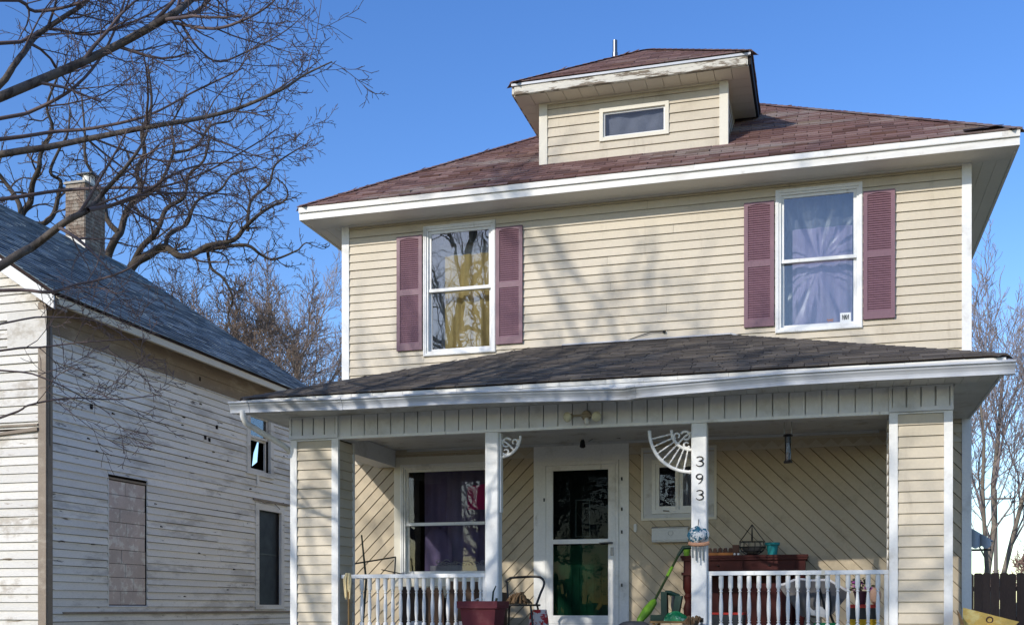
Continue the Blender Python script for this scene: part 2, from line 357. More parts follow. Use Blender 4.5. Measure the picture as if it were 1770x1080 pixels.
# ================================================================== THE HOUSE
WX0, WX1, WY, BY = -6.60, 1.66, 14.5, 23.1
SOF = 5.41; EX = .1145
FLOOR = -.42
house = thing('house', 'cream vinyl sided two storey house with maroon shutters and a front porch', 'house', (-2.5, 18, LAWN))
holes_up = [(-5.36, -4.385, 3.52, 5.25), (-.60, .385, 3.52, 5.265)]
holes_lo = [(-5.70, -4.42, .44, 1.96), (-3.68, -2.65, FLOOR, 1.96), (-2.18, -1.53, 1.26, 1.90)]
m = MB()
wall_holes(m, WX0, WX1, LAWN - .1, SOF + .1, holes_up + holes_lo, lambda mm, a, b, c, d: mm.box(a, b, WY + .004, WY + .12, c, d))
m.box(WX0, WX0 + .12, WY + .12, BY, LAWN - .1, SOF + .1); m.box(WX1 - .12, WX1, WY + .12, BY, LAWN - .1, SOF + .1); m.box(WX0 + .12, WX1 - .12, BY - .12, BY, LAWN - .1, SOF + .1)
wall = m.build('front_wall', 'sheath', house)
# upper storey courses
z = 2.02; k = 0
trimholes = [(a - .035, b + .035, c - .035, d + .035) for a, b, c, d in holes_up]
while z < SOF - .02:
    z1 = min(z + EX, SOF - .03)
    for (a, b, c, d) in spans(WX0 + .085, WX1 - .085, z, z1, trimholes):
        if z > 3.55 and k % 3 == 1 and b - a > 2.5:
            s = a + (b - a) * random.uniform(.3, .7); clap_x(wall, a, s, c, d, WY, 'vinyl'); clap_x(wall, s + .003, b, c, d, WY, 'vinyl')
        else: clap_x(wall, a, b, c, d, WY, 'vinyl')
    z += EX; k += 1
for x0, x1 in ((WX0 - .025, WX0 + .085), (WX1 - .085, WX1 + .025)):
    MB().box(x0, x1, WY - .028, WY + .09, LAWN, SOF - .012).build('corner_board', 'white', house)
MB().box(WX0 + .087, WX1 - .087, WY - .04, WY - .002, SOF - .033, SOF - .004).build('frieze_strip', 'soffit', house)
# side and rear siding (courses too oblique to be told apart)
for X, sg in ((WX0, -1), (WX1, 1)):
    m = MB(); z = LAWN + .15
    while z < SOF - .05:
        m.hexa([(X + sg * .018, WY + .1, z), (X, WY + .1, z), (X, WY + .1, z + EX - .001), (X + sg * .004, WY + .1, z + EX - .001),
                (X + sg * .018, BY, z), (X, BY, z), (X, BY, z + EX - .001), (X + sg * .004, BY, z + EX - .001)]); z += EX
    tag(m.build('side_siding', 'vinyl', house, recalc=False), kind='stuff')
# main roof
RX0, RX1, RY0, RY1, RZ, T = -7.07, 2.16, 14.03, 23.57, 5.575, .65
hw = (RX1 - RX0) / 2; cxr = (RX0 + RX1) / 2; RH = RZ + T * hw
apA = (cxr, RY0 + hw, RH); apB = (cxr, RY1 - hw, RH)
m = MB().add([(RX0, RY0, RZ), (RX1, RY0, RZ), (RX1, RY1, RZ), (RX0, RY1, RZ), apA, apB,
              (RX0, RY0, RZ - .02), (RX1, RY0, RZ - .02), (RX1, RY1, RZ - .02), (RX0, RY1, RZ - .02)],
             [(0, 1, 4), (1, 2, 5, 4), (2, 3, 5), (3, 0, 4, 5), (9, 8, 7, 6), (0, 6, 7, 1), (1, 7, 8, 2), (2, 8, 9, 3), (3, 9, 6, 0)])
roof = m.build('roof', 'deck', house)
DX0, DX1, DY = -3.80, -1.28, 14.85
def in_dormer(p): return DX0 + .05 < p[0] < DX1 - .05 and p[1] > DY + .05 and p[1] < 17.9 - 1.2 * abs(p[0] + 2.54)
lo = (RX0 - .02, RY0 - .03, RZ - .0195); ro = (RX1 + .02, RY0 - .03, RZ - .0195)
shingle_face(lo, ro, apA, apA, .305, .128, roof, 'red_shingle', 'red_shingle_field', 200, in_dormer, None, .011)
shingle_face((RX1 + .02, RY0, RZ - .013), (RX1 + .02, RY1, RZ - .013), apB, apA, .305, .128, roof, 'red_shingle', 'red_shingle_field', 0)
shingle_face((RX0 - .02, RY1, RZ - .013), (RX0 - .02, RY0, RZ - .013), apA, apB, .305, .128, roof, 'red_shingle', 'red_shingle_field', 0)
def hipcaps(P, Q, parent, mat, w=.13, ex=.14, lift=.012):
    P, Q = np.array(P, float), np.array(Q, float); d = Q - P; L = np.linalg.norm(d); d /= L
    s = np.cross(d, (0, 0, 1)); s /= np.linalg.norm(s); f = MB(); n = int(L / ex)
    for i in range(n):
        a = P + d * (i * ex); b = P + d * min(L, (i + 1.25) * ex); up = np.array((0, 0, lift + .008)); u2 = np.array((0, 0, lift))
        dr = np.array((0, 0, -.045)); t = np.array((0, 0, .007))
        f.add([a - s * w + dr + up, a + up, a + s * w + dr + up, b - s * w + dr + u2, b + u2, b + s * w + dr + u2,
               a - s * w + dr + up - t, a + up - t, a + s * w + dr + up - t],
              [(0, 1, 4, 3), (1, 2, 5, 4), (6, 7, 1, 0), (7, 8, 2, 1)])
    tag(f.build('hip_cap', mat, parent, recalc=False), kind='stuff')
hipcaps((RX0, RY0, RZ), apA, roof, 'red_shingle_field'); hipcaps((RX1, RY0, RZ), apA, roof, 'red_shingle_field')
# fascia: upper strip proud of the lower board
for nm, y0, y1, z0, z1 in (('drip_strip', RY0 - .022, RY0 + .03, RZ - .095, RZ - .022), ('fascia_board', RY0 + .003, RY0 + .03, RZ - .19, RZ - .0965)):
    MB().box(RX0 + .004, RX1 - .004, y0, y1, z0, z1).build(nm, 'fascia', house)
MB().box(-1.6, RX1 - .2, RY0 - .0245, RY0 - .0222, RZ - .088, RZ - .03).build('drip_strip', 'white', house)
for X, sg in ((RX0, 1), (RX1, -1)):
    MB().box(min(X, X + sg * .03), max(X, X + sg * .03), RY0 + .031, RY1, RZ - .19, RZ - .022).build('side_fascia', 'fascia', house)
# soffit in long boards
sb = MB().box(RX0 + .03, RX1 - .03, RY0 + .03, WY + .0, SOF - .012, SOF + .02).build('soffit', 'soffit', house)
for i in range(3):
    for xa, xb, sg in ((RX0 + .032, WX0 - .0, 1), (WX1 + .0, RX1 - .032, -1)):
        wdt = (xb - xa) / 3
        MB().box(xa + i * wdt + .002, xa + (i + 1) * wdt - .002, WY + .002, BY, SOF - .012, SOF + .02).build('soffit_board', 'soffit', sb)
# vent pipe
p = at(1063, 92, 19.6)
MB().lathe([(.05, -1.0), (.05, 0), (.042, .002), (.042, .22), (.036, .222), (.036, .2)], (p[0], p[1], p[2]), 12).build('vent_pipe', 'steel', house, True)
# dark strip standing in for the black shadow along the right hip
MB().hexa([(1.55, 14.0, 5.60), (1.55, 14.16, 5.68), (1.55, 14.16, 5.685), (1.55, 14.0, 5.606), (1.98, 14.0, 5.625), (1.98, 14.16, 5.69), (1.98, 14.16, 5.695), (1.98, 14.0, 5.632)]).build('hip_shadow_strip', 'deck', roof)

# ------------------------------------------------------------------ dormer
m = MB(); DZ0, DZ1 = 6.02, 6.95
DH = [(-3.02, -2.13, 6.37, 6.73)]
a0 = at(1041, 230, DY)[0]; a1 = at(1152, 215, DY)[0]; DH = [(a0, a1, 6.365, 6.735)]
wall_holes(m, DX0, DX1, DZ0, DZ1, DH, lambda mm, a, b, c, d: mm.box(a, b, DY + .004, DY + .06, c, d))
for X in (DX0, DX1 - .06): m.prismx([(DY + .06, DZ0), (DY + .06, DZ1), (16.3, DZ1)], X, X + .06)
dorm = m.build('dormer', 'sheath', house)
z = 6.09
while z < DZ1 - .03:
    for (a, b, c, d) in spans(DX0 + .09, DX1 - .09, z, min(z + .128, DZ1 - .03), [(h[0] - .035, h[1] + .035, h[2] - .035, h[3] + .035) for h in DH]): clap_x(dorm, a, b, c, d, DY, 'vinyl')
    z += .128
for x0, x1 in ((DX0 - .025, DX0 + .09), (DX1 - .09, DX1 + .025)): MB().box(x0, x1, DY - .03, DY + .08, 6.07, DZ1 - .01).build('corner_board', 'cream_trim', dorm)
MB().box(DX0 + .092, DX1 - .092, DY - .036, DY - .002, 6.055, 6.088).build('base_trim', 'cream_trim', dorm)
MB().box(DX0 + .092, DX1 - .092, DY - .03, DY - .002, DZ1 - .03, DZ1 - .002).build('head_trim', 'cream_trim', dorm)
for X, sg in ((DX0, -1), (DX1, 1)):
    z = 6.12; mm = MB()
    while z < DZ1 - .05:
        ye = DY + (z - 6.10) / T + .35
        mm.hexa([(X + sg * .016, DY + .085, z), (X, DY + .085, z), (X, DY + .085, z + .127), (X + sg * .004, DY + .085, z + .127), (X + sg * .016, ye, z), (X, ye, z), (X, ye, z + .127), (X + sg * .004, ye, z + .127)]); z += .128
    tag(mm.build('side_siding', 'vinyl', dorm, recalc=False), kind='stuff')
x0, x1, z0, z1 = DH[0]
MB().frame(x0 - .035, x1 + .035, z0 - .035, z1 + .035, DY - .032, DY + .05, .05).build('window_frame', 'cream_trim', dorm)
MB().frame(x0 + .0155, x1 - .0155, z0 + .0155, z1 - .0155, DY + .0, DY + .03, .022).build('window_sash', 'white', dorm)
MB().box(x0 + .03, x1 - .03, DY + .012, DY + .016, z0 + .03, z1 - .03).build('window_pane', 'glass_low', dorm)
MB().grid(lambda u, v: (x0 - .02 + (x1 - x0 + .04) * u, DY + .075 + .012 * math.sin(9 * u + 4 * v) + .01 * math.sin(23 * u - 7 * v * u), z0 - .02 + (z1 - z0 + .04) * v), 40, 12).build('window_sheet', 'grey_sheet', dorm, True)
QX0, QX1, QY, QZ, QT = -4.13, -.94, 14.49, 7.125, .63
qw = (QX1 - QX0) / 2; qc = (QX0 + QX1) / 2; QH = QZ + QT * qw
yb = RY0 + (QH - RZ) / T + .3; yb0 = RY0 + (QZ - RZ) / T + .3
m = MB().add([(QX0, QY, QZ), (QX1, QY, QZ), (QX1, yb0, QZ), (QX0, yb0, QZ), (qc, QY + qw, QH), (qc, yb, QH), (QX0, QY, QZ - .02), (QX1, QY, QZ - .02), (QX1, yb0, QZ - .02), (QX0, yb0, QZ - .02)],
             [(0, 1, 4), (1, 2, 5, 4), (3, 0, 4, 5), (2, 3, 5), (9, 8, 7, 6), (0, 6, 7, 1), (1, 7, 8, 2), (3, 9, 6, 0)])
m.build('dormer_roof', 'deck', dorm)
shingle_face((QX0 - .015, QY - .02, QZ - .012), (QX1 + .015, QY - .02, QZ - .012), (qc, QY + qw, QH), (qc, QY + qw, QH), .305, .128, dorm, 'red_shingle', 'red_shingle_field', 30)
shingle_face((QX1 + .015, QY, QZ - .012), (QX1 + .015, yb0, QZ - .012), (qc, yb, QH), (qc, QY + qw, QH), .305, .128, dorm, 'red_shingle', 'red_shingle_field', 0, lambda p: p[2] < RZ + T * (p[1] - RY0) - .05)
shingle_face((QX0 - .015, yb0, QZ - .012), (QX0 - .015, QY, QZ - .012), (qc, QY + qw, QH), (qc, yb, QH), .305, .128, dorm, 'red_shingle', 'red_shingle_field', 0, lambda p: p[2] < RZ + T * (p[1] - RY0) - .05)
hipcaps((QX0, QY, QZ), (qc, QY + qw, QH), dorm, 'red_shingle_field'); hipcaps((QX1, QY, QZ), (qc, QY + qw, QH), dorm, 'red_shingle_field')
MB().box(QX0 + .003, QX1 - .003, QY - .012, QY + .03, QZ - .052, QZ - .022).build('drip_edge', 'alu', dorm)
tag(MB().box(QX0 + .04, QX1 - .04, QY + .006, QY + .03, QZ - .175, QZ - .053).build('fascia_board', 'peel', dorm), 'dormer fascia board with peeling white paint')
tag(MB().box(QX0 + .06, QX1 - .06, QY - .004, QY + .0055, QZ - .168, QZ - .112).build('fascia_strip', 'peel', dorm))
for X, sg in ((QX0, 1), (QX1, -1)):
    MB().box(min(X, X + sg * .03), max(X, X + sg * .03), QY + .031, yb0 - .1, QZ - .16, QZ - .022).build('side_fascia', 'flash_black' if sg < 0 else 'peel', dorm)
x = QX0 + .03; nb = 14; wdt = (QX1 - QX0 - .06) / nb
for i in range(nb): MB().box(x + i * wdt + .003, x + (i + 1) * wdt - .003, QY + .031, DY, DZ1 - .006, DZ1 + .012).build('soffit_panel', 'cream_trim', dorm)
for xa, xb in ((QX0 + .032, DX0), (DX1, QX1 - .032)):
    for i in range(5): MB().box(xa, xb, DY + .003 + i * .24, DY + (i + 1) * .24 - .003, DZ1 - .006, DZ1 + .012).build('soffit_panel', 'cream_trim', dorm)
MB().prismx([(yb0 - .45, QZ - .17), (yb0 - .05, QZ - .02), (yb0 + .12, QZ - .005), (yb0 - .1, QZ - .1)], QX1 - .02, QX1 + .1).build('valley_flashing', 'flash_black', dorm)

# ------------------------------------------------------------------ windows
def curtain(parent, name, x0, x1, z0, z1, Y, mat, folds=6, amp=.025, seed=0):
    rg = random.Random(seed); ph = [rg.uniform(0, 6) for _ in range(4)]
    def fn(u, v):
        y = Y + amp * (math.sin(u * folds * 6.28 + ph[0] + .6 * math.sin(v * 2 + ph[1])) + .4 * math.sin(u * folds * 15 + ph[2] + v))
        return (x0 + (x1 - x0) * u, y, z0 + (z1 - z0) * v)
    return MB().grid(fn, 60, 8).build(name, mat, parent, True)
def room(parent, x0, x1, z0, z1, Y0, Y1):  # black box added behind a window to block light and darken inside
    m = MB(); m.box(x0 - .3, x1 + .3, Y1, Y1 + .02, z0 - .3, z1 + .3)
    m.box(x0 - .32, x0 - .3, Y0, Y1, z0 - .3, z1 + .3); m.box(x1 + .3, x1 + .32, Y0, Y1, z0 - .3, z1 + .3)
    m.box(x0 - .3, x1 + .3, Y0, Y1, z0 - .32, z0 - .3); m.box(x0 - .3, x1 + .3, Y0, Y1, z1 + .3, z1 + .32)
    return m.build('window_dark_box', 'dark_room', parent)
def dh_window(parent, x0, x1, z0, z1, Y, split, gl, name='window'):
    wn = MB().frame(x0 - .035, x1 + .035, z0 - .035, z1 + .035, Y - .034, Y - .004, .04).frame(x0 + .0055, x1 - .0055, z0 + .0055, z1 - .0055, Y - .018, Y + .10, .028).build(name, 'white', parent)
    MB().frame(x0 - .028, x1 + .028, z0 - .028, z1 + .028, Y - .04, Y - .0345, .012).build('window_bead', 'white', wn)
    a, b = x0 + .034, x1 - .034; zs = z0 + (z1 - z0) * split
    MB().frame(a, b, zs - .02, z1 - .034, Y + .008, Y + .038, .036).build('upper_sash', 'white', wn)
    MB().frame(a, b, z0 + .034, zs + .02, Y + .042, Y + .072, .036).build('lower_sash', 'white', wn)
    MB().box(a, b, Y - .002, Y + .0075, zs - .02, zs + .022).build('meeting_rail', 'white', wn)
    MB().box(a + .03, b - .03, Y + .02, Y + .024, zs + .01, z1 - .064).build('pane', gl, wn)
    MB().box(a + .03, b - .03, Y + .055, Y + .059, z0 + .064, zs - .01).build('pane', gl, wn)
    return wn
wl = dh_window(house, *holes_up[0], WY, .505, 'glass_up')
wr = dh_window(house, *holes_up[1], WY, .5, 'glass_up')
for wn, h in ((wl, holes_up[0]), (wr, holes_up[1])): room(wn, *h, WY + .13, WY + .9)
h = holes_up[0]
curtain(wl, 'curtain', h[0] + .2, h[1] + .06, h[2] - .1, h[3] - .33, WY + .2, 'gold_curtain', 4, .02, 3)
curtain(wl, 'sheer_curtain', h[0] - .1, h[1] + .1, h[2] - .1, h[3] + .1, WY + .3, 'white_fabric', 5, .02, 6)
curtain(wl, 'valance', h[0] - .05, h[1] + .05, h[3] - .16, h[3] + .05, WY + .2, 'grey_sheet', 9, .02, 5)
h = holes_up[1]
curtain(wr, 'curtain', h[0] + .17, h[1] - .08, h[2] - .1, h[3] - .42, WY + .18, 'lav_curtain', 3, .015, 8)
curtain(wr, 'curtain', h[0] - .1, h[1] + .1, h[2] - .1, h[3] + .1, WY + .26, 'grey_sheet', 5, .02, 9)
def film(x0, x1, z0, z1, Y, cu, cv):
    def fn(u, v):
        th = math.atan2(v - cv, (u - cu) * .8 + 1e-6); r = math.hypot(u - cu, v - cv)
        y = .007 * math.sin(th * 17 + 3 * r) * min(1, r * 1.6) + .004 * math.sin(th * 31 + 1.3) * r + .006 * math.sin(11 * u + 7 * v)
        e = min(u, 1 - u, v, 1 - v) * 8
        return (x0 + (x1 - x0) * u, Y + y * min(1, e), z0 + (z1 - z0) * v)
    return MB().grid(fn, 90, 90).build('plastic_film', 'film', wr, True)
zs = (h[2] + h[3]) / 2
film(h[0] + .06, h[1] - .06, zs + .02, h[3] - .06, WY + .13, .5, .02); film(h[0] + .06, h[1] - .06, h[2] + .06, zs - .02, WY + .13, .45, .95)
# sticker with a monogram, and a small orange decal, on the inner face of the lower pane
px0, px1 = .155, .285
MB().box(px0, px1, WY + .049, WY + .0545, h[2] + .072, h[2] + .185).build('monogram_sticker', 'plain_paper', wr)
m = MB(); cx_, cz_ = (px0 + px1) / 2, h[2] + .1285
def stroke(m, pts, r, Y): m.tube([(cx_ + a, Y, cz_ + b) for a, b in pts], r, 6)
yk = WY + .0475
for sx in (-1, 1):
    stroke(m, [(-.036 * sx, -.028), (-.036 * sx, .030)], .0045, yk)
stroke(m, [(-.036, .030), (-.008, -.03)], .0045, yk); stroke(m, [(.036, .03), (.008, -.03)], .0045, yk)
stroke(m, [(-.012, .03), (.018, -.03)], .0045, yk - .003); stroke(m, [(.012, .03), (-.018, -.03)], .0045, yk - .003); stroke(m, [(-.012, .03), (-.012, 0)], .004, yk)
m.build('monogram', 'ink', wr)
m = MB()
for a, b, r in ((0, 0, .018), (-.03, .006, .012), (.03, .008, .012), (-.02, -.014, .01), (.022, -.012, .01)): m.lathe([(.001, -r * .6), (r, 0), (.001, r * .6)], (.035 + a, WY + .05, h[2] + .105 + b), 8, 1, .15)
m.build('orange_decal', 'orange_paint', wr)

# shutters
SZ0, SZ1 = 3.58, 5.17
slat_me = None
def shutter(x0, x1):
    global slat_me
    m = MB(); y0, y1 = WY - .048, WY - .022; st = .05; zc = SZ0 + (SZ1 - SZ0) * .505
    m.box(x0, x0 + st, y0, y1, SZ0, SZ1); m.box(x1 - st, x1, y0, y1, SZ0, SZ1)
    a, b = x0 + st, x1 - st
    m.box(a, b, y0 + .0015, y1, SZ0 + .0005, SZ0 + .10); m.box(a, b, y0 + .0015, y1, zc - .04, zc + .04)
    n = 10; arc = [(a, SZ1 - .001), (b, SZ1 - .001)] + [(b - (b - a) * i / n, SZ1 - .05 + .02 * math.sin(math.pi * i / n)) for i in range(n + 1)]
    m.prism(arc, y0 + .0015, y1)
    m.box(a, b, y1 - .004, y1 - .001, SZ0 + .10, SZ1 - .03)
    sh = m.build('shutter', 'shutter', house)
    if slat_me is None:
        t = MB().hexa([(-.5, -.009, -.013), (-.5, -.004, -.016), (-.5, .010, .012), (-.5, .005, .015), (.5, -.009, -.013), (.5, -.004, -.016), (.5, .010, .012), (.5, .005, .015)])
        slat_me = t.mesh('slat', lift=False); slat_me.materials.append(MATS['shutter'])
    for za, zb in ((SZ0 + .10, zc - .04), (zc + .04, SZ1 - .034)):
        ns = int(round((zb - za) / .0285))
        for i in range(ns): inst('slat', slat_me, sh, ((a + b) / 2, y0 + .012, za + (i + .5) * (zb - za) / ns), scale=(b - a, 1, 1))
    m = MB()
    for xx in (x0 + .022, x1 - .022):
        for zz in (SZ0 + .05, zc, SZ1 - .06): m.lathe([(.007, 0), (.007, .004), (.001, .006)], (0, 0, 0), 8)
    return sh
for h in holes_up:
    shutter(h[0] - .05 - .375, h[0] - .05); shutter(h[1] + .045, h[1] + .045 + .375)
# loose cable and its wall grommet
p = [at(x, y, WY - .03) for x, y in ((1048, 600), (1075, 592), (1100, 582), (1125, 574), (1148, 573))]
MB().tube(p, .005, 6).build('cable', 'wire_black', house, True)
MB().lathe([(.02, 0), (.022, .02), (.01, .03)], at(1148, 575, WY - .03), 10).build('cable_grommet', 'wire_black', house)

# ------------------------------------------------------------------ porch roof
GX0, GX1, GY, GZ = -6.62, 1.67, 11.66, 2.452
PR = 3.50
e0 = (GX0, GY, GZ); e1 = (GX1, GY, GZ); r0 = (-3.76, WY - .02, PR); r1 = (-1.23, WY - .02, PR)
m = MB().add([e0, e1, r1, r0, (GX0, WY - .02, GZ), (GX1, WY - .02, GZ), (GX0, GY, GZ - .02), (GX1, GY, GZ - .02), (GX0, WY - .02, GZ - .02), (GX1, WY - .02, GZ - .02)],
             [(0, 1, 2, 3), (4, 0, 3), (1, 5, 2), (6, 8, 9, 7), (0, 6, 7, 1), (0, 4, 8, 6), (1, 7, 9, 5)])
proof = m.build('porch_roof', 'deck', house)
shingle_face((GX0, GY - .03, GZ - .01), (GX1, GY - .03, GZ - .01), r1, r0, .3, .125, proof, 'brown_shingle', 'brown_shingle_field', 70, None, (.14, .42), .009)
shingle_face((GX0 - .01, WY - .02, GZ - .005), (GX0 - .01, GY, GZ - .005), r0, r0, .3, .135, proof, 'brown_shingle', 'brown_shingle_field', 0, None, (.14, .42), .009)
shingle_face((GX1 + .01, GY, GZ - .005), (GX1 + .01, WY - .02, GZ - .005), r1, r1, .3, .135, proof, 'brown_shingle', 'brown_shingle_field', 0, None, (.14, .42), .009)
hipcaps(e0, r0, proof, 'brown_shingle_field', .12); hipcaps(e1, r1, proof, 'brown_shingle_field', .12)
MB().prismx([(WY - .10, PR - .005), (WY - .012, PR + .035), (WY - .006, PR + .035), (WY - .006, PR - .02)], r0[0] + .35, r1[0] + .04).build('wall_flashing', 'alu', house)
MB().hexa([(r1[0] + .045, WY - .08, PR), (r1[0] + .045, WY - .023, PR), (r1[0] + .045, WY - .023, PR + .03), (r1[0] + .045, WY - .08, PR + .012),
           (r1[0] + .35, WY - .08, PR - .10), (r1[0] + .35, WY - .023, PR - .10), (r1[0] + .35, WY - .023, PR - .07), (r1[0] + .35, WY - .08, PR - .09)]).build('wall_flashing', 'alu', house)
# eave board, gutter, soffit
MB().box(GX0 + .002, GX1 - .002, GY - .004, GY + .022, GZ - .17, GZ - .0205).build('eave_board', 'white', house)
for X, sg in ((GX0, 1), (GX1, -1)):
    MB().box(min(X, X + sg * .025), max(X, X + sg * .025), GY + .023, WY - .03, GZ - .16, GZ - .021).build('side_fascia', 'beam', house)
m = MB()
xx = GX0 + .02
while xx < GX1 - .05:
    L_ = random.uniform(.25, .7); x2 = min(GX1 - .02, xx + L_)
    m.box(xx, x2 - .004, GY - .012 - random.uniform(0, .006), GY - .0045, GZ - .062 - random.uniform(0, .006), GZ - .018 - random.uniform(0, .012)); xx = x2
tag(m.build('drip_flashing', 'fascia', house), kind='stuff')
prof = [(0, 0), (0, -.125), (-.068, -.125), (-.068, -.106), (-.062, -.103), (-.066, -.082), (-.080, -.058), (-.094, -.042), (-.098, -.026), (-.098, -.021), (-.120, -.018), (-.120, .002), (-.112, .004), (-.09, -.014), (-.085, -.045), (-.056, -.075), (-.052, -.112), (-.008, -.112), (-.008, 0)]
yy = GY - .0135
gl_path = [(x_, y_, z_ - .018) for x_, y_, z_ in [(-6.72, yy, 2.418), (-5.9, yy, 2.405), (-5.26, yy - .004, 2.388), (-4.08, yy, 2.388), (-3.4, yy - .006, 2.374), (-2.6, yy, 2.352), (-1.99, yy - .004, 2.332)]]
gr_path = [(x_, y_, z_ - .018) for x_, y_, z_ in [(-1.985, yy - .004, 2.345), (-1.6, yy, 2.36), (-.4, yy - .004, 2.396), (.45, yy, 2.40), (1.0, yy - .004, 2.396), (1.74, yy, 2.392)]]
gut = MB().sweepx(prof, gl_path).build('gutter', 'alu', house)
MB().sweepx(prof, gr_path).build('gutter', 'alu', house)
joint = [(a * 1.06 - .001, b * 1.05 + .002) for a, b in prof[:12]] + [(-.1, -.01), (-.08, -.05), (-.05, -.1), (-.004, -.1)]
MB().sweepx(joint, [(-2.04, yy - .004, 2.318), (-1.94, yy - .004, 2.329)]).build('gutter_joint', 'alu', house)
MB().sweepx(joint, [(-5.33, yy - .004, 2.373), (-5.29, yy - .004, 2.372)]).build('gutter_joint', 'alu', house)
MB().sweepx(joint, [(-6.50, yy - .002, 2.398), (-6.47, yy - .002, 2.397)]).build('gutter_joint', 'alu', house)
# downspout elbow at the left end running back to the pier
dp = [(-6.56, GY - .07, 2.30), (-6.56, GY - .07, 2.235), (-6.55, GY - .02, 2.16), (-6.47, 11.95, 2.07), (-6.36, 12.22, 1.97), (-6.31, 12.42, 1.88), (-6.305, 12.45, 1.8), (-6.305, 12.45, LAWN + .15)]
MB().tube(dp, .036, 10).build('downspout', 'white', house, True)
# porch soffit panels
PSO = 2.298
sp = MB().box(GX0 + .026, GX1 - .026, GY + .0225, 12.2, PSO + .012, PSO + .03).build('porch_soffit', 'porch_soffit', house)
n = 50; wdt = (GX1 - GX0 - .06) / n
for i in range(n): MB().box(GX0 + .03 + i * wdt + .002, GX0 + .03 + (i + 1) * wdt - .002, GY + .06, 12.198, PSO, PSO + .0118).build('soffit_panel', 'porch_soffit', sp)
MB().box(GX0 + .03, GX1 - .03, GY + .023, GY + .058, PSO - .03, PSO + .0115).build('soffit_channel', 'porch_soffit', sp)
for xa, xb in ((GX0 + .027, -6.285), (1.265, GX1 - .027)):
    for i in range(14):
        MB().box(xa, xb, 12.2005 + i * .163, 12.2005 + (i + 1) * .163 - .003, PSO, PSO + .0118).build('soffit_panel', 'porch_soffit', sp)
    MB().box(xa, xb, 12.2, WY - .03, PSO + .0125, PSO + .03).build('soffit_backing', 'porch_soffit', sp)
# beams
PX0, PX1, PY = -6.26, 1.24, 12.2
PLI, PRI = -5.63, .62
BB = 2.02
beam = MB().box(PLI, PRI, PY + .036, PY + .2, BB + .012, PSO + .011).build('porch_beam', 'beam', house)
n = int((PRI - PLI) / .165); wdt = (PRI - PLI) / n
for i in range(n):
    a = PLI + i * wdt
    MB().box(a + .0055, a + wdt - .0055, PY - .006, PY + .0355, BB + .03, PSO - .001).build('beam_panel', 'beam', beam)
MB().box(PLI + .001, PRI - .001, PY - .014, PY + .05, BB - .004, BB + .028).build('beam_edge', 'white', beam)
MB().box(PLI + .001, PRI - .001, PY + .051, PY + .2, BB - .002, BB + .0115).build('beam_underside', 'porch_soffit', beam)
for xa, xb in ((-6.06, -5.81), (.80, 1.05)):
    MB().box(xa, xb, 12.68, WY - .022, 1.965, 2.195).build('side_beam', 'beam', house)
    MB().box(xa - .003 if xa < 0 else xa, xb + .003, 12.66, 12.80, 1.945, 2.19).build('beam_shoe', 'beam', house)
MB().box(PLI - .5, PRI + .5, PY + .205, WY - .03, 2.2, 2.23).build('porch_ceiling', 'porch_soffit', house)
MB().box(PLI + .0, PRI - .0, WY - .045, WY - .0215, 2.168, 2.1995).build('ceiling_trim', 'porch_soffit', house)
MB().box(PLI, PRI, PY + .201, PY + .222, 2.165, 2.1995).build('ceiling_trim', 'porch_soffit', house)
# piers
def pier(x0, x1, lab):
    y0, y1 = PY, PY + .48; zt = BB + .01
    core = MB().box(x0 + .02, x1 - .02, y0 + .02, y1 - .02, LAWN - .05, 2.2).build('pier', 'sheath', house)
    cb = .085
    for xa, xb in ((x0, x0 + cb), (x1 - cb, x1)):
        MB().box(xa, xb, y0 - .008, y0 + .045, LAWN, zt).build('corner_board', 'white', core)
        MB().box(xa, xb, y1 - .045, y1 + .008, LAWN, zt).build('corner_board', 'white', core)
    z = zt - .02 - EX * math.floor((zt - LAWN - .02) / EX)
    while z < zt - .03:
        z1 = min(z + EX, zt - .018)
        clap_x(core, x0 + cb + .001, x1 - cb - .001, z, z1, y0 + .02, 'vinyl')
        clap_y(core, y0 + .046, y1 - .046, z, z1, x1 - .02, 1, 'vinyl'); clap_y(core, y0 + .046, y1 - .046, z, z1, x0 + .02, -1, 'vinyl')
        z += EX
    MB().box(x0 + cb + .001, x1 - cb - .001, y0 - .004, y0 + .02, zt - .018, zt - .001).build('head_trim', 'white', core)
    # boxed cap above
    cap = MB().box(x0 - .004, x1 + .004, y0 + .016, y1 + .01, zt + .001, PSO - .0005).build('pier_cap', 'beam', house)
    a, b = x0 - .004, x1 + .004; y = y0 - .02
    MB().frame(a, b, zt + .002, PSO - .002, y - .012, y + .0355, .03, .045, .018).build('cap_frame', 'beam', cap)
    nn = 4; ww = (b - a - .06) / nn
    for i in range(nn): MB().box(a + .03 + i * ww + .009, a + .03 + (i + 1) * ww - .009, y - .0075, y + .0355, zt + .048, PSO - .021).build('cap_panel', 'beam', cap)
    tag(core, lab); return core
pier(PX0, PLI, 'sided porch pier beside the weathered house'); pier(PRI, PX1, 'sided porch pier beside the fence')
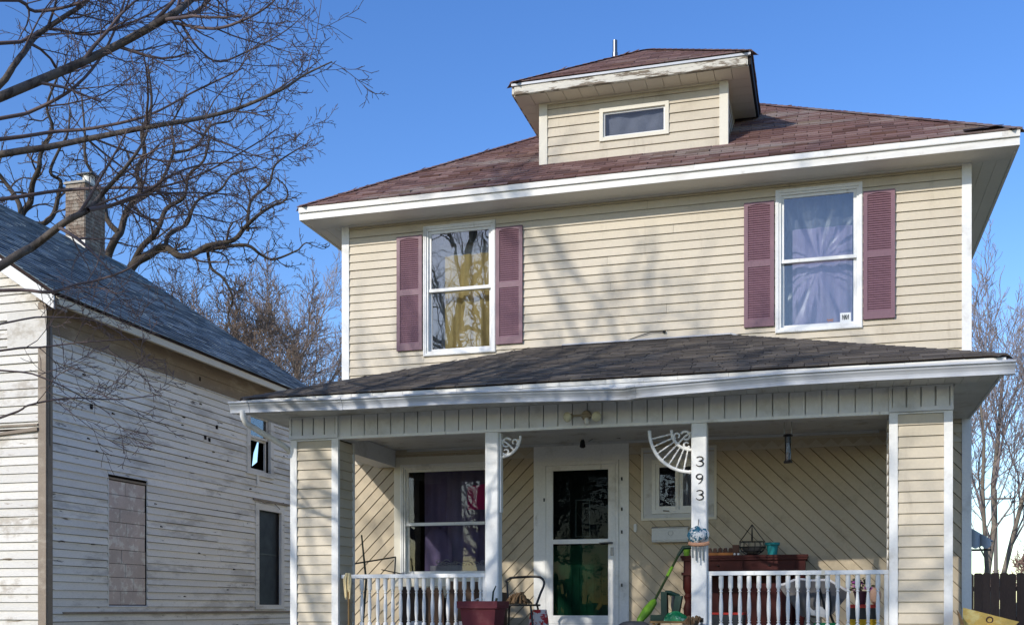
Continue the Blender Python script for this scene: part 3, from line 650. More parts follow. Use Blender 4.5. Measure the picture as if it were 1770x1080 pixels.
# posts
def post(x0, x1, y0=PY + .005, y1=PY + .175):
    m = MB(); c = .012
    pl = [(x0 + c, y0), (x1 - c, y0), (x1, y0 + c), (x1, y1 - c), (x1 - c, y1), (x0 + c, y1), (x0, y1 - c), (x0, y0 + c)]
    v = [(a, b, FLOOR) for a, b in pl] + [(a, b, BB - .005) for a, b in pl]
    m.add(v, [tuple(range(7, -1, -1)), tuple(range(8, 16))] + [(i, (i + 1) % 8, (i + 1) % 8 + 8, i + 8) for i in range(8)])
    return m.build('porch_post', 'white', house)
p1 = post(-3.795, -3.635); p2 = post(-1.432, -1.262)
MB().box(-3.633, -3.615, PY + .05, PY + .13, 1.1, BB - .006).build('post_batten', 'white', p1)
def digit3(c, s):
    a = []
    for i in range(9): t = R(150 - i * 30); a.append((c[0] + .36 * s * math.cos(t), c[1] + .27 * s + .23 * s * math.sin(t)))
    a = a[:8]
    b = []
    for i in range(9): t = R(100 - i * 33); b.append((c[0] + .02 * s + .38 * s * math.cos(t), c[1] - .24 * s + .27 * s * math.sin(t)))
    return a + b
def digit9(c, s):
    a = [(c[0] + .33 * s * math.cos(R(20 + i * 36)), c[1] + .24 * s + .26 * s * math.sin(R(20 + i * 36))) for i in range(11)]
    return a + [(c[0] + .30 * s, c[1] - .05 * s), (c[0] + .12 * s, c[1] - .35 * s), (c[0] - .12 * s, c[1] - .52 * s)]
for nm, fn, yy_ in (('digit_three', digit3, 797), ('digit_nine', digit9, 827), ('digit_three', digit3, 855)):
    q = at(1209, yy_, PY); pts = fn((q[0], q[2]), .105)
    MB().tube([(a, PY - .001, b) for a, b in pts], [.004 + .0045 * math.sin(math.pi * i / (len(pts) - 1)) for i in range(len(pts))], 8).build(nm, 'digit', p2, True)
# spandrel brackets
def arcpts(c, r, a0, a1, n, y): return [(c[0] + r * math.cos(R(a0 + (a1 - a0) * i / n)), y, c[1] + r * math.sin(R(a0 + (a1 - a0) * i / n))) for i in range(n + 1)]
def bracket(c, sg, rad, small, lab):
    y = PY + .09; A = (180, 270) if sg < 0 else (270, 360)
    m = MB()
    if not small:
        m.tube(arcpts(c, rad, A[0], A[1], 16, y), .019, 8); m.lathe([(.012, -.012), (.024, 0), (.012, .012)], (c[0] - rad + .0, y, c[1] - .005), 10); m.lathe([(.012, -.02), (.026, 0), (.012, .02)], (c[0] - .02, y, c[1] - rad), 10)
    r2 = rad if small else rad * .48
    m.tube(arcpts(c, r2, A[0], A[1], 14, y), .017, 8)
    br = m.build('bracket', 'white', house, True)
    if not small:
        for i in range(1, 8):
            t = R(A[0] + 90 * i / 8); d = np.array((math.cos(t), 0, math.sin(t))); o = np.array((c[0], y, c[1])); L_ = rad - r2
            MB().tube([o + d * (r2 + L_ * f) for f in (0, .18, .22, .26, .5, .74, .78, .82, 1)], [.008, .007, .013, .007, .011, .007, .013, .007, .008], 7).build('spindle', 'white', br, True)
    s_ = MB(); k = sg
    for (ax, az, r, t0, t1) in ((.30, .33, .26, 30, 330), (.72, .30, .17, -60, 240), (.26, .74, .17, -150, 150)):
        cc = (c[0] + k * ax * r2, c[1] - az * r2)
        pts = [(cc[0] + k * r * r2 * (1 - .45 * i / 12) * math.cos(R(t0 + (t1 - t0) * i / 12)), y, cc[1] + r * r2 * (1 - .45 * i / 12) * math.sin(R(t0 + (t1 - t0) * i / 12))) for i in range(13)]
        s_.tube(pts, [.015 - .006 * i / 12 for i in range(13)], 6)
    s_.tube([(c[0], y, c[1] - .03), (c[0] + k * r2 * .35, y, c[1] - r2 * .35), (c[0] + k * r2 * .7, y, c[1] - r2 * .7)], .011, 6)
    s_.build('scroll', 'white', br, True); tag(br, lab); return br
bracket((-1.434, 1.965), -1, .47, False, 'white fan shaped spindle bracket'); bracket((-3.63, 1.975), 1, .235, True, 'small broken white scroll bracket')
# railing
bprof = [(.0235, 0), (.0235, .10), (.0205, .112), (.012, .118), (.012, .128), (.020, .137), (.012, .146), (.015, .16), (.019, .22), (.0205, .28), (.0195, .34), (.015, .41), (.012, .445), (.012, .455), (.020, .464), (.012, .473), (.014, .485), (.020, .5), (.0235, .51), (.0235, .64)]
bal_me = MB().lathe([(r * 1.12, z) for r, z in bprof], n=10).mesh('baluster', lift=False); bal_me.materials.append(MATS['white'])
bal_me.polygons.foreach_set('use_smooth', [True] * len(bal_me.polygons)); bal_me.set_sharp_from_angle(angle=R(40))
RT0, RT1, RY = .355, .40, PY + .09
def railing(x0, x1, nb, first, last, end_at):
    rl = MB().hexa([(x0, RY - .038, RT0), (x0, RY + .038, RT0), (x0, RY + .034, RT1), (x0, RY - .034, RT1), (x1, RY - .038, RT0), (x1, RY + .038, RT0), (x1, RY + .034, RT1), (x1, RY - .034, RT1)]).build('railing', 'white', house)
    MB().box(x0, x1, RY - .03, RY + .03, RT0 - .674, RT0 - .638).build('bottom_rail', 'white', rl)
    a, b = (end_at, end_at + .04); MB().box(a, b, RY - .034, RY + .034, RT0 - .637, RT0 - .001).build('end_post', 'white', rl)
    for i in range(nb): inst('baluster', bal_me, rl, (first + (last - first) * i / (nb - 1) + random.uniform(-.004, .004), RY, RT0 - .639), (0, 0, 0))
    return rl
railing(-5.62, -3.797, 16, -5.36, -3.875, -3.84)
rr = railing(-1.26, .618, 17, -1.12, .515, -1.258)
MB().box(-.06, -.025, RY - .042, RY + .042, RT0 - .004, RT1 + .005).build('rail_joint', 'cream_trim', rr)
MB().box(.575, .617, RY - .034, RY + .034, RT0 - .637, RT0 - .001).build('end_post', 'white', rr)
# floor, skirt and steps
n = 66; fl = MB().box(-6.3, 1.28, 11.66, WY - .03, FLOOR - .14, FLOOR - .026).build('porch_floor', 'floor_paint', house)
for i in range(n):
    a = -6.32 + i * (7.62 / n); MB().box(a + .002, a + 7.62 / n - .002, 11.62, WY - .028, FLOOR - .025, FLOOR).build('floor_board', 'floor_paint', fl)
MB().box(-6.26, 1.24, 11.72, 11.8, LAWN - .05, FLOOR - .141).build('porch_skirt', 'concrete', house)
for i in range(4):
    zt = FLOOR - .165 * (i + 1); MB().box(-3.45, -1.55, 11.66 - .29 * (i + 1), 11.655 - .29 * i, LAWN - .05, zt).build('step', 'concrete', house)

# ------------------------------------------------------------------ porch wall with diagonal boards
pw = MB().box(WX0 + .1, WX1 - .1, WY - .001, WY + .003, 1.99, 2.0).build('porch_wall', 'sheath', house)
def clip(poly, nx_, nz_, d):   # keep nx*x+nz*z<=d
    out = []
    for i in range(len(poly)):
        a, b = poly[i], poly[(i + 1) % len(poly)]; fa = nx_ * a[0] + nz_ * a[1] - d; fb = nx_ * b[0] + nz_ * b[1] - d
        if fa <= 0: out.append(a)
        if fa * fb < 0: t = fa / (fa - fb); out.append((a[0] + (b[0] - a[0]) * t, a[1] + (b[1] - a[1]) * t))
    return out
def diag(x0, x1, z0, z1, sl):
    """boards rising to the right when sl=1, to the left when sl=-1"""
    q = math.sqrt(.5); nx_, nz_ = (-q * sl, q); W = .128
    cs = [nx_ * a + nz_ * b for a in (x0, x1) for b in (z0, z1)]; k0 = int(math.floor(min(cs) / W)); k1 = int(math.ceil(max(cs) / W))
    for k in range(k0, k1):
        poly = [(x0, z0), (x1, z0), (x1, z1), (x0, z1)]
        poly = clip(poly, nx_, nz_, (k + 1) * W - .007)
        if len(poly) > 2: poly = clip(poly, -nx_, -nz_, -(k * W))
        if len(poly) < 3: continue
        ar = abs(sum(poly[i][0] * poly[(i + 1) % len(poly)][1] - poly[(i + 1) % len(poly)][0] * poly[i][1] for i in range(len(poly)))) / 2
        if ar < .0008: continue
        # lower edge of each board stands proud, like lapped siding
        n_ = len(poly); v = []
        for (a, b) in poly:
            t = ((nx_ * a + nz_ * b) - k * W) / W; v.append((a, WY - .019 + .013 * t, b))
        v += [(a, WY - .0015, b) for a, b in poly]
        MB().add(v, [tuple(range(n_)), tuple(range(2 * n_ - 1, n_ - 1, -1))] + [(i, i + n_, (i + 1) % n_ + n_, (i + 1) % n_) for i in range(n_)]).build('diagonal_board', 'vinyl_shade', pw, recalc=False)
Wn = (-5.83, -4.29, .30, 2.10); Dn = (-3.81, -2.515, FLOOR, 2.19); Sn = (-2.34, -1.385, 1.155, 2.085); ZT = 2.165
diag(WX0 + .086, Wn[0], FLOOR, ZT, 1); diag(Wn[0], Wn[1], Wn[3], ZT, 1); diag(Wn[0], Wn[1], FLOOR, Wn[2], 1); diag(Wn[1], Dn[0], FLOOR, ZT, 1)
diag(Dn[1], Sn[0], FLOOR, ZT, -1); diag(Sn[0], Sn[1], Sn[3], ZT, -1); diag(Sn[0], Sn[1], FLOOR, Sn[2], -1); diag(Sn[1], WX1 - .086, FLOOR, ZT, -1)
# big front window
h = holes_lo[0]
MB().frame(Wn[0], Wn[1], Wn[2], Wn[3], WY - .03, WY - .0, .13, .14, .14).build('window_casing', 'cream_trim', house)
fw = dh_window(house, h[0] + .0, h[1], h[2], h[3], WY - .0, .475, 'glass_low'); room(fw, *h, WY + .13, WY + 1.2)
curtain(fw, 'curtain', h[0] + .20, h[1] + .1, h[2] - .1, h[3] + .1, WY + .3, 'purple_curtain', 4, .03, 12)
q0 = at(808, 838, WY + .045); q1 = at(836, 880, WY + .045)
MB().hexa([(q0[0], WY + .045, q1[2]), (q0[0], WY + .047, q1[2]), (q0[0], WY + .047, q0[2] - .02), (q0[0], WY + .045, q0[2] - .02), (q0[0] + .36, WY + .045, q1[2]), (q0[0] + .36, WY + .047, q1[2]), (q0[0] + .36, WY + .047, q0[2] + .02), (q0[0] + .36, WY + .045, q0[2] + .02)]).build('pink_paper', 'pink_paper', fw)
rg = random.Random(4)
m = MB()
for i in range(26):
    u = rg.uniform(.35, .95); c = (h[0] + (h[1] - h[0]) * u, WY + .15 + rg.uniform(-.02, .02), h[2] + .15 + abs(rg.gauss(0, .035)))
    r = rg.uniform(.02, .05); pts = [(c[0] + r * math.cos(t * .7), c[1] + .01 * math.sin(t * 2.1), c[2] + r * .7 * math.sin(t * .7)) for t in range(9)]
    m.tube(pts, .007, 5)
m.box(h[0] + .35, h[1] - .05, WY + .13, WY + .2, h[2] + .0, h[2] + .15)
m.build('lace_bundle', 'white_fabric', fw)
def fn(u, v): return (h[0] + .24 + .40 * u, WY + .22 + .015 * math.sin(9 * u + v), h[2] + .02 + (.36 + .30 * (1 - (1.5 * u - .62) ** 2)) * v)
MB().grid(fn, 24, 12).build('draped_cloth', 'purple_curtain', fw, True)
# small window in a plain panel
MB().box(Sn[0] + .001, Sn[1] - .001, WY - .02, WY - .001, Sn[2] + .001, holes_lo[2][2] - .02).box(Sn[0] + .001, Sn[1] - .001, WY - .02, WY - .001, holes_lo[2][3] + .02, Sn[3] - .001).box(Sn[0] + .001, holes_lo[2][0] - .02, WY - .0195, WY - .001, holes_lo[2][2] - .0199, holes_lo[2][3] + .0199).box(holes_lo[2][1] + .02, Sn[1] - .001, WY - .0195, WY - .001, holes_lo[2][2] - .0199, holes_lo[2][3] + .0199).build('infill_panel', 'porch_soffit', house)
MB().frame(Sn[0] - .012, Sn[1] + .012, Sn[2] - .012, Sn[3] + .012, WY - .034, WY - .0205, .03).build('panel_trim', 'cream_trim', house)
h = holes_lo[2]
sw = MB().frame(h[0] - .03, h[1] + .03, h[2] - .03, h[3] + .03, WY - .045, WY + .06, .05).build('small_window', 'white', house)
xm = (h[0] + h[1]) / 2
for a, b in ((h[0] + .021, xm - .004), (xm + .004, h[1] - .021)):
    MB().frame(a, b, h[2] + .021, h[3] - .021, WY - .03, WY + .03, .045).build('casement_sash', 'white', sw)
    MB().box(a + .04, b - .04, WY - .004, WY, h[2] + .06, h[3] - .06).build('pane', 'glass_low', sw)
room(sw, *h, WY + .13, WY + .6); curtain(sw, 'curtain', xm, h[1] + .05, h[2] - .05, h[3] + .05, WY + .2, 'white_fabric', 4, .015, 33)
MB().tube([(h[0] + .12, WY - .05, h[2] + .005), (h[0] + .2, WY - .055, h[2] + .0)], .007, 6).build('window_crank', 'dark_plastic', sw)
# door
dc = MB().box(Dn[0], -3.685, WY - .03, WY + .0, FLOOR + .003, 1.956).box(-2.645, Dn[1], WY - .03, WY + .0, FLOOR + .003, 1.956).box(Dn[0], Dn[1], WY - .031, WY + .0, 1.957, Dn[3]).build('door_casing', 'white', house)
sd = MB().frame(-3.683, -2.647, -.26, 1.955, WY - .045, WY - .005, .045, .05, .05).build('storm_door', 'white', house)
MB().frame(-3.636, -2.694, -.208, 1.903, WY - .04, WY - .008, .085, .10, .06).build('door_leaf_frame', 'white', sd)
MB().box(-3.55, -2.78, WY - .038, WY - .01, .855, .915).build('cross_rail', 'white', sd)
MB().box(-3.552, -2.778, WY - .026, WY - .022, .91, 1.85).build('upper_glass', 'glass_dark', sd); MB().box(-3.552, -2.778, WY - .026, WY - .022, -.11, .86).build('lower_glass', 'glass_dark', sd)
MB().frame(-3.552, -2.778, -.112, 1.846, WY - .034, WY - .0265, .012).build('glass_bead', 'white', sd)
MB().tube([(-2.90, WY - .085, .853), (-2.80, WY - .09, .858), (-2.735, WY - .085, .86), (-2.735, WY - .042, .86)], .011, 8).build('lever_handle', 'steel', sd, True)
MB().box(-2.755, -2.717, WY - .052, WY - .0405, .69, .80).build('lock_plate', 'steel', sd)
MB().box(-3.72, -2.61, WY - .14, WY - .047, FLOOR, -.262).build('door_sill', 'concrete', house)
m = MB()
for q in ((-2.605, 1.3), (-2.605, 1.0), (-2.605, .3), (-3.66, 1.45), (-2.605, 1.7)): m.box(q[0] - .01, q[0] + .01, WY - .052, WY - .0455, q[1] - .022, q[1] + .022)
m.build('door_clip', 'dark_plastic', sd)
gd = MB().box(-3.6, -2.72, WY + .05, WY + .09, -.25, .84).build('entry_door', 'green_door', house)
MB().box(-3.6, -2.72, WY + .051, WY + .09, .8405, 1.93).build('upper_door', 'dark_door', gd)
MB().frame(-3.25, -3.05, .95, 1.45, WY + .04, WY + .0505, .012).tube([(-3.23, WY + .045, 1.28), (-3.15, WY + .045, 1.17), (-3.07, WY + .045, 1.28)], .006, 5).tube([(-3.15, WY + .045, 1.17), (-3.15, WY + .045, .97)], .006, 5).build('door_light', 'steel', gd)
m = MB()
for i in range(7): m.box(-3.5 + i * .1, -3.497 + i * .1, WY + .044, WY + .0505, -.15, .55)
m.tube(arcpts((-3.16, .5), .38, 15, 165, 14, WY + .046), .006, 5); m.build('door_moulding', 'green_door', gd)
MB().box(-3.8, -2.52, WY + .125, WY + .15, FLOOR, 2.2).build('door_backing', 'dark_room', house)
# awning on the far side wall
aw = thing('window_awning', 'grey scalloped metal awning on the side wall beyond the porch', 'awning', (1.95, 17.6, .8))
for i in range(4):
    a = 1.68 + i * .148; b = a + .142
    def rib(u, v, a=a, b=b):
        x_ = a + (b - a) * u; zt_ = 1.33 - (x_ - 1.68) * .62; zb_ = .90 - .05 * math.sin(math.pi * u)
        return (x_, 17.2 - .06 * math.sin(math.pi * u) ** .7, zb_ + (zt_ - zb_) * v)
    MB().grid(rib, 10, 3).build('awning_strip', 'awning', aw, True)
MB().hexa([(1.67, 17.2, 1.345), (1.67, 18.6, 1.345), (1.67, 18.6, 1.36), (1.67, 17.2, 1.36), (2.29, 17.2, .95), (2.29, 18.6, .95), (2.29, 18.6, .965), (2.29, 17.2, .965)]).build('awning_top', 'awning', aw)
MB().box(1.685, 2.27, 17.226, 17.25, .82, .85).build('awning_bar', 'black_metal', aw)
MB().box(1.685, 1.72, 17.3, 18.5, .2, .85).build('window_shadow_box', 'dark_plastic', aw)  # dark box under the awning, standing in for the window's shadow

# ------------------------------------------------------------------ fixtures
q = at(1013, 722, PY - .03)
t = thing('floodlight', 'twin lamp floodlight with motion sensor on the porch beam', 'light', (q[0], PY, q[2] + .0))
MB().lathe([(.001, 0), (.052, .001), (.055, .012), (.04, .03), (.001, .034)], (0, 0, 0), 16)
m = MB(); n = 16
m.tube([(q[0], PY - .011, q[2] + .03), (q[0], PY - .05, q[2] + .03)], [.06, .045], 16); m.build('base', 'lamp_body', t, True)
for sx in (-1, 1):
    c = np.array((q[0] + (.14 if sx > 0 else -.19), PY - .14, q[2] + (-.01 if sx > 0 else .0))); d = np.array((sx * .35, -.9, -.25)); d /= np.linalg.norm(d)
    hd = MB().tube([c - d * .11, c - d * .08, c - d * .03, c], [.018, .03, .035, .056], 14).build('lamp_head', 'lamp_body', t, True)
    MB().tube([c + d * .0005, c + d * .01, c + d * .016], [.053, .045, .02], 14).build('lens', 'lamp_lens', hd, True)
    MB().tube([(q[0], PY - .045, q[2] + .03), tuple(c - d * .1)], .013, 8).build('arm', 'lamp_body', t, True)
MB().lathe([(.001, -.035), (.022, -.03), (.03, -.005), (.028, .03), (.01, .04)], (q[0] + .02, PY - .085, q[2] - .05), 12).build('sensor', 'mail_white', t, True)
q0, q1 = at(1127, 911, WY - .1), at(1189, 937, WY - .1)
mb = thing('mailbox', 'white metal mailbox on the wall beside the storm door', 'mailbox', (q0[0] + .2, WY - .08, q1[2]))
pr = [(WY - .02, q1[2]), (WY - .12, q1[2] + .01), (WY - .13, q1[2] + .04), (WY - .12, q0[2] - .02), (WY - .02, q0[2] - .005)]
MB().prismx(pr, q0[0], q1[0]).build('box', 'mail_white', mb)
MB().hexa([(q0[0] - .006, WY - .02, q0[2] - .003), (q0[0] - .006, WY - .128, q0[2] - .019), (q0[0] - .006, WY - .128, q0[2] - .006), (q0[0] - .006, WY - .02, q0[2] + .015), (q1[0] + .006, WY - .02, q0[2] - .003), (q1[0] + .006, WY - .128, q0[2] - .019), (q1[0] + .006, WY - .128, q0[2] - .006), (q1[0] + .006, WY - .02, q0[2] + .015)]).build('lid', 'steel', mb)
c = ((q0[0] + q1[0]) / 2 + .01, (q0[2] + q1[2]) / 2 + .02)
MB().tube(arcpts(c, .032, 0, 360, 18, WY - .132), .005, 6).build('emblem', 'porch_soffit', mb)
q = at(1098, 912, WY - .03)
tag(MB().prism([(q[0] + .02 * math.cos(R(a)), q[2] + (.035 if math.sin(R(a)) > 0 else -.035) + .02 * math.sin(R(a))) for a in range(0, 360, 20)], WY - .04, WY - .021).build('doorbell', 'mail_white', None, org=(q[0], WY - .03, q[2])), 'small oval doorbell left of the mailbox', 'doorbell')
q = at(1007, 768, 14.2)
bl = thing('hanging_lamp_socket', 'small black lamp socket hanging from a loose wire above the storm door', 'lamp', (q[0], q[1], q[2]))
MB().lathe([(.02, .06), (.03, .04), (.036, .0), (.04, -.03), (.02, -.045)], q, 10).build('socket', 'black_metal', bl, True)
MB().tube([(q[0] + .01, 14.2, q[2] + .05), (q[0] + .02, 14.2, q[2] + .10), (q[0] - .08, 14.2, q[2] + .075), (q[0] - .16, 14.2, q[2] + .13), (q[0] - .1, 14.2, q[2] + .16), (q[0] - .2, 14.2, 2.198)], .006, 6).build('wire', 'wire_black', bl, True)
MB().tube([(q[0] + .08, 14.2, q[2] + .04), (q[0] + .2, 14.2, q[2] + .10), (q[0] + .5, 14.2, 2.195)], .004, 6).build('wire', 'wire_black', bl, True)
# bird feeder
FY = PY + .32; q0 = at(1362, 753, FY); q1 = at(1362, 800, FY)
bf = thing('bird_feeder', 'black and clear tube bird feeder hanging from the porch ceiling', 'bird feeder', (q0[0], FY, q1[2]))
hh = q0[2] - q1[2]
MB().lathe([(.032, .03), (.032, hh)], (q0[0], FY, q1[2]), 12).build('tube', 'clear_tube', bf, True)
MB().lathe([(.02, .031), (.027, .04), (.027, hh * .32), (.012, hh * .4)], (q0[0], FY, q1[2]), 10).build('seed', 'straw', bf, True)
MB().lathe([(.045, 0), (.05, .012), (.036, .03), (.036, .035)], (q0[0], FY, q1[2]), 12).build('tray', 'black_metal', bf, True)
MB().lathe([(.036, hh - .08), (.036, hh - .01), (.055, hh), (.05, hh + .012), (.03, hh + .02)], (q0[0], FY, q1[2]), 12).build('cap', 'black_metal', bf, True)
for sx in (-1, 1): MB().tube([(q0[0] + sx * .04, FY, q1[2] + hh), (q0[0] + sx * .04, FY, 2.199)], .004, 6).build('wire', 'steel', bf)
# wind chime on the numbered post
q = at(1207, 924, PY - .05); YC = PY - .075
wc = thing('wind_chime', 'ceramic bird wind chime with metal tubes on the numbered post', 'wind chime', (q[0], YC, q[2] - .3))
def fn(u, v):
    th = u * 6.283; ph = (v - .5) * math.pi; r = 1 + .12 * math.sin(3 * th) + .1 * math.sin(5 * th + 2 * ph)
    return (q[0] + .105 * r * math.cos(ph) * math.cos(th), YC + .055 * math.cos(ph) * math.sin(th), q[2] + .085 * r * math.sin(ph) + .0)
MB().grid(fn, 24, 12).build('ceramic_bird', 'ceramic', wc, True)
MB().tube([(q[0] - .10, YC, q[2] - .092), (q[0] - .05, YC - .01, q[2] - .105), (q[0] + .06, YC - .01, q[2] - .105), (q[0] + .12, YC, q[2] - .09)], .022, 8).build('perch', 'terracotta', wc, True)
for i in range(4): MB().tube([(q[0] - .06 + .038 * i, YC, q[2] - .11), (q[0] - .055 + .037 * i, YC, q[2] - .25 - .03 * (i % 2))], .009, 8).build('chime_tube', 'steel', wc, True)
MB().tube([(q[0], YC, q[2] + .08), (q[0], PY - .01, q[2] + .17), (q[0], PY + .02, q[2] + .172)], .004, 6).build('hook', 'wire_black', wc)

# ------------------------------------------------------------------ things on the porch
def G(x, Y, y=1050): return at(x, y, Y)
# red planter
x0, x1, y0, y1 = -3.96, -3.50, 11.70, 12.16
t = thing('planter', 'square dark red planter pot in front of the porch post', 'planter', ((x0 + x1) / 2, 11.93, FLOOR))
def sqlathe(m, prof, c, top_open=False):
    o = len(m.v)
    for r, z in prof: m.v += [(c[0] - r, c[1] - r, c[2] + z), (c[0] + r, c[1] - r, c[2] + z), (c[0] + r, c[1] + r, c[2] + z), (c[0] - r, c[1] + r, c[2] + z)]
    for k in range(len(prof) - 1):
        for i in range(4): j = (i + 1) % 4; m.f.append((o + 4 * k + i, o + 4 * k + j, o + 4 * k + 4 + j, o + 4 * k + 4 + i))
    m.f.append((o + 3, o + 2, o + 1, o)); e = o + 4 * (len(prof) - 1); m.f.append((e, e + 1, e + 2, e + 3)); return m
c = ((x0 + x1) / 2, 11.93, FLOOR)
sqlathe(MB(), [(.16, 0), (.205, .41), (.208, .415), (.232, .416), (.236, .495), (.215, .496), (.21, .43)], c).build('pot', 'red_pot', t)
sqlathe(MB(), [(.19, .428), (.205, .455)], c).build('soil', 'soil', t)
m = MB()
m.tube([(c[0] + .1, 11.95, FLOOR + .45), (c[0] + .11, 11.96, FLOOR + .6), (c[0] + .14, 11.97, FLOOR + .67)], [.012, .01, .006], 6); m.tube([(c[0] + .15, 11.9, FLOOR + .45), (c[0] + .17, 11.9, FLOOR + .53)], .014, 6); m.build('dead_stem', 'stake', t)
# metal chair (beside the door)
CY = 13.35
t = thing('metal_chair', 'black metal tube chair between the planter and the door', 'chair', (-3.55, CY, FLOOR))
b0 = G(866, CY)[0]; b1 = G(934, CY)[0]; sz = .035
MB().box(b0 + .03, b1 - .05, CY - .2, CY + .2, sz - .012, sz + .012).build('seat', 'black_metal', t)
MB().tube(smooth_line(np.array([(b0, CY + .18, .33), (b0 + .05, CY + .2, .37), (b0 + .1, CY + .21, .385), (b1 - .12, CY + .21, .395), (b1 - .03, CY + .2, .37), (b1, CY + .19, .30), (b1 - .04, CY + .16, .18), (b1 - .08, CY + .1, sz)]))[0], .015, 8).build('back_hoop', 'black_metal', t, True)
MB().tube([(b0 + .02, CY + .2, .33), (b0 + .05, CY + .16, sz)], .013, 8).build('back_rod', 'black_metal', t)
for xa, ya, xb, yb_ in ((b0 + .06, CY - .17, b0 + .03, CY - .22), (b1 - .08, CY - .17, b1 - .02, CY - .22), (b0 + .06, CY + .17, b0 + .03, CY + .22), (b1 - .08, CY + .15, b1 - .0, CY + .24)):
    MB().tube([(xa, ya, sz), (xb, yb_, FLOOR)], .013, 8).build('leg', 'black_metal', t)
# tangled bundle on the chair
rg = random.Random(11); m = MB(); bx = (b0 + b1) / 2 - .01
for i in range(90):
    a = rg.uniform(0, 6.28); s_ = rg.uniform(.02, .19); tt = rg.uniform(-.5, .5)
    pts = [(bx + s_ * math.cos(a) * f - .02 + .16 * tt * (1 - f), CY - .02 + .12 * s_ / .19 * math.sin(a) * f, sz + .024 + .13 * math.sin(math.pi * min(1, .35 + f * .6)) * (1 - .35 * abs(math.cos(a))) * (.75 + rg.random() * .5) - .03 * f) for f in (0, .35, .7, 1)]
    pts = [(p[0], p[1], max(p[2], sz + .02)) for p in pts]
    m.tube(pts, rg.uniform(.006, .014), 5)
tag(m.build('dried_bundle', 'straw', None, org=(bx, CY, sz + .012)), 'tangled brown dried bundle lying on the metal chair seat', 'bundle')
# printed bag below the chair
def fn(u, v):
    th = u * 6.283; s = 1 - .12 * math.cos(2 * th); w_ = .15 * (1 - .25 * v ** 3) * s
    return (-3.45 + w_ * math.cos(th), CY + .0 + .09 * (1 - .5 * v ** 2) * math.sin(th), FLOOR + .40 * v)
tag(MB().grid(fn, 24, 10).lathe([(.001, 0), (.11, .001)], (-3.45, CY, FLOOR + .39), 12, 1, .4).build('printed_bag', 'bag_print', None, True, org=(-3.45, CY, FLOOR)), 'red and white printed bag standing under the metal chair', 'bag')
# mop by the left pier
q = G(601, PY - .08)
t = thing('mop', 'cream string mop standing head up by the porch pier', 'mop', (q[0] + .02, PY - .1, FLOOR))
MB().tube([(q[0] + .03, PY - .11, FLOOR), (q[0] + .01, PY - .075, .25)], .012, 8).build('handle', 'stick', t, True)
m = MB(); rg = random.Random(2)
for i in range(26):
    a = rg.uniform(0, 6.28); r = rg.uniform(.01, .045)
    m.tube([(q[0] + .005, PY - .075, .36), (q[0] + r * .7 * math.cos(a), PY - .08 + r * .6 * math.sin(a), .405), (q[0] - .01 + 1.2 * r * math.cos(a), PY - .08 + r * math.sin(a), .34), (q[0] - .005 + r * .8 * math.cos(a), PY - .08 + r * .7 * math.sin(a), rg.uniform(.1, .22))], [.01, .013, .012, .007], 5)
m.build('mop_strings', 'mop', t, True)
# leaning stake, tube frame and boxes behind the left railing
q = G(625, 13.4)[0]; q2 = G(633, 13.2)[0]
tag(MB().tube([(q2 + .02, 13.0, FLOOR), (q2, 13.2, .35), (q, 13.4, .95)], [.016, .014, .01], 6).build('garden_stake', 'stake', None, True, org=(q2 + .02, 13.0, FLOOR)), 'thin dark green stake leaning behind the porch railing', 'stake')
a = G(618, 14.0); b = G(686, 14.3)
t = thing('folded_frame', 'folded metal tube frame leaning on the wall under the purple curtain window', 'frame', (a[0] + .3, 13.8, FLOOR))
MB().tube([(a[0], 13.9, .60), (b[0], 14.25, .70), (b[0] + .01, 14.2, .44), (a[0] + .05, 13.85, .40)], .011, 8).build('upper_bar', 'black_metal', t)
for f in (0, 1): MB().tube([(a[0] + f * (b[0] - a[0]), 13.9 + .35 * f, .6 + .1 * f), (a[0] + f * (b[0] - a[0]) + .02, 13.75 + .3 * f, FLOOR)], .011, 8).build('leg', 'black_metal', t)
MB().tube([(a[0] + .35, 14.0, .52), (a[0] + .75, 14.15, .43)], .008, 6).build('cross_wire', 'black_metal', t)
bxs = [(-5.35, -4.75, 13.5, 13.95, .55, 'large brown cardboard box behind the porch railing, next to the pier'), (-4.68, -4.02, 13.45, 13.9, .62, 'taller brown cardboard box behind the porch railing, next to the post')]
for xa, xb, ya, yb_, hh, lb in bxs:
    t = thing('cardboard_box', lb, 'box', ((xa + xb) / 2, (ya + yb_) / 2, FLOOR), 'boxes behind the porch railing')
    MB().box(xa, xb, ya, yb_, FLOOR, FLOOR + hh).build('carton', 'dark_card', t)
    MB().hexa([(xa, ya, FLOOR + hh), (xa, ya - .02, FLOOR + hh + .14), (xa, ya - .014, FLOOR + hh + .145), (xa, ya + .006, FLOOR + hh), (xb, ya, FLOOR + hh), (xb, ya - .04, FLOOR + hh + .12), (xb, ya - .034, FLOOR + hh + .125), (xb, ya + .006, FLOOR + hh)]).build('flap', 'dark_card', t)
    MB().box((xa + xb) / 2 - .03, (xa + xb) / 2 + .03, ya - .002, ya - .0005, FLOOR + hh - .14, FLOOR + hh - .002).build('tape', 'straw', t)
    MB().box(xa + .15, xa + .3, ya - .002, ya - .0005, FLOOR + .2, FLOOR + .25).build('print_patch', 'white_fabric', t)
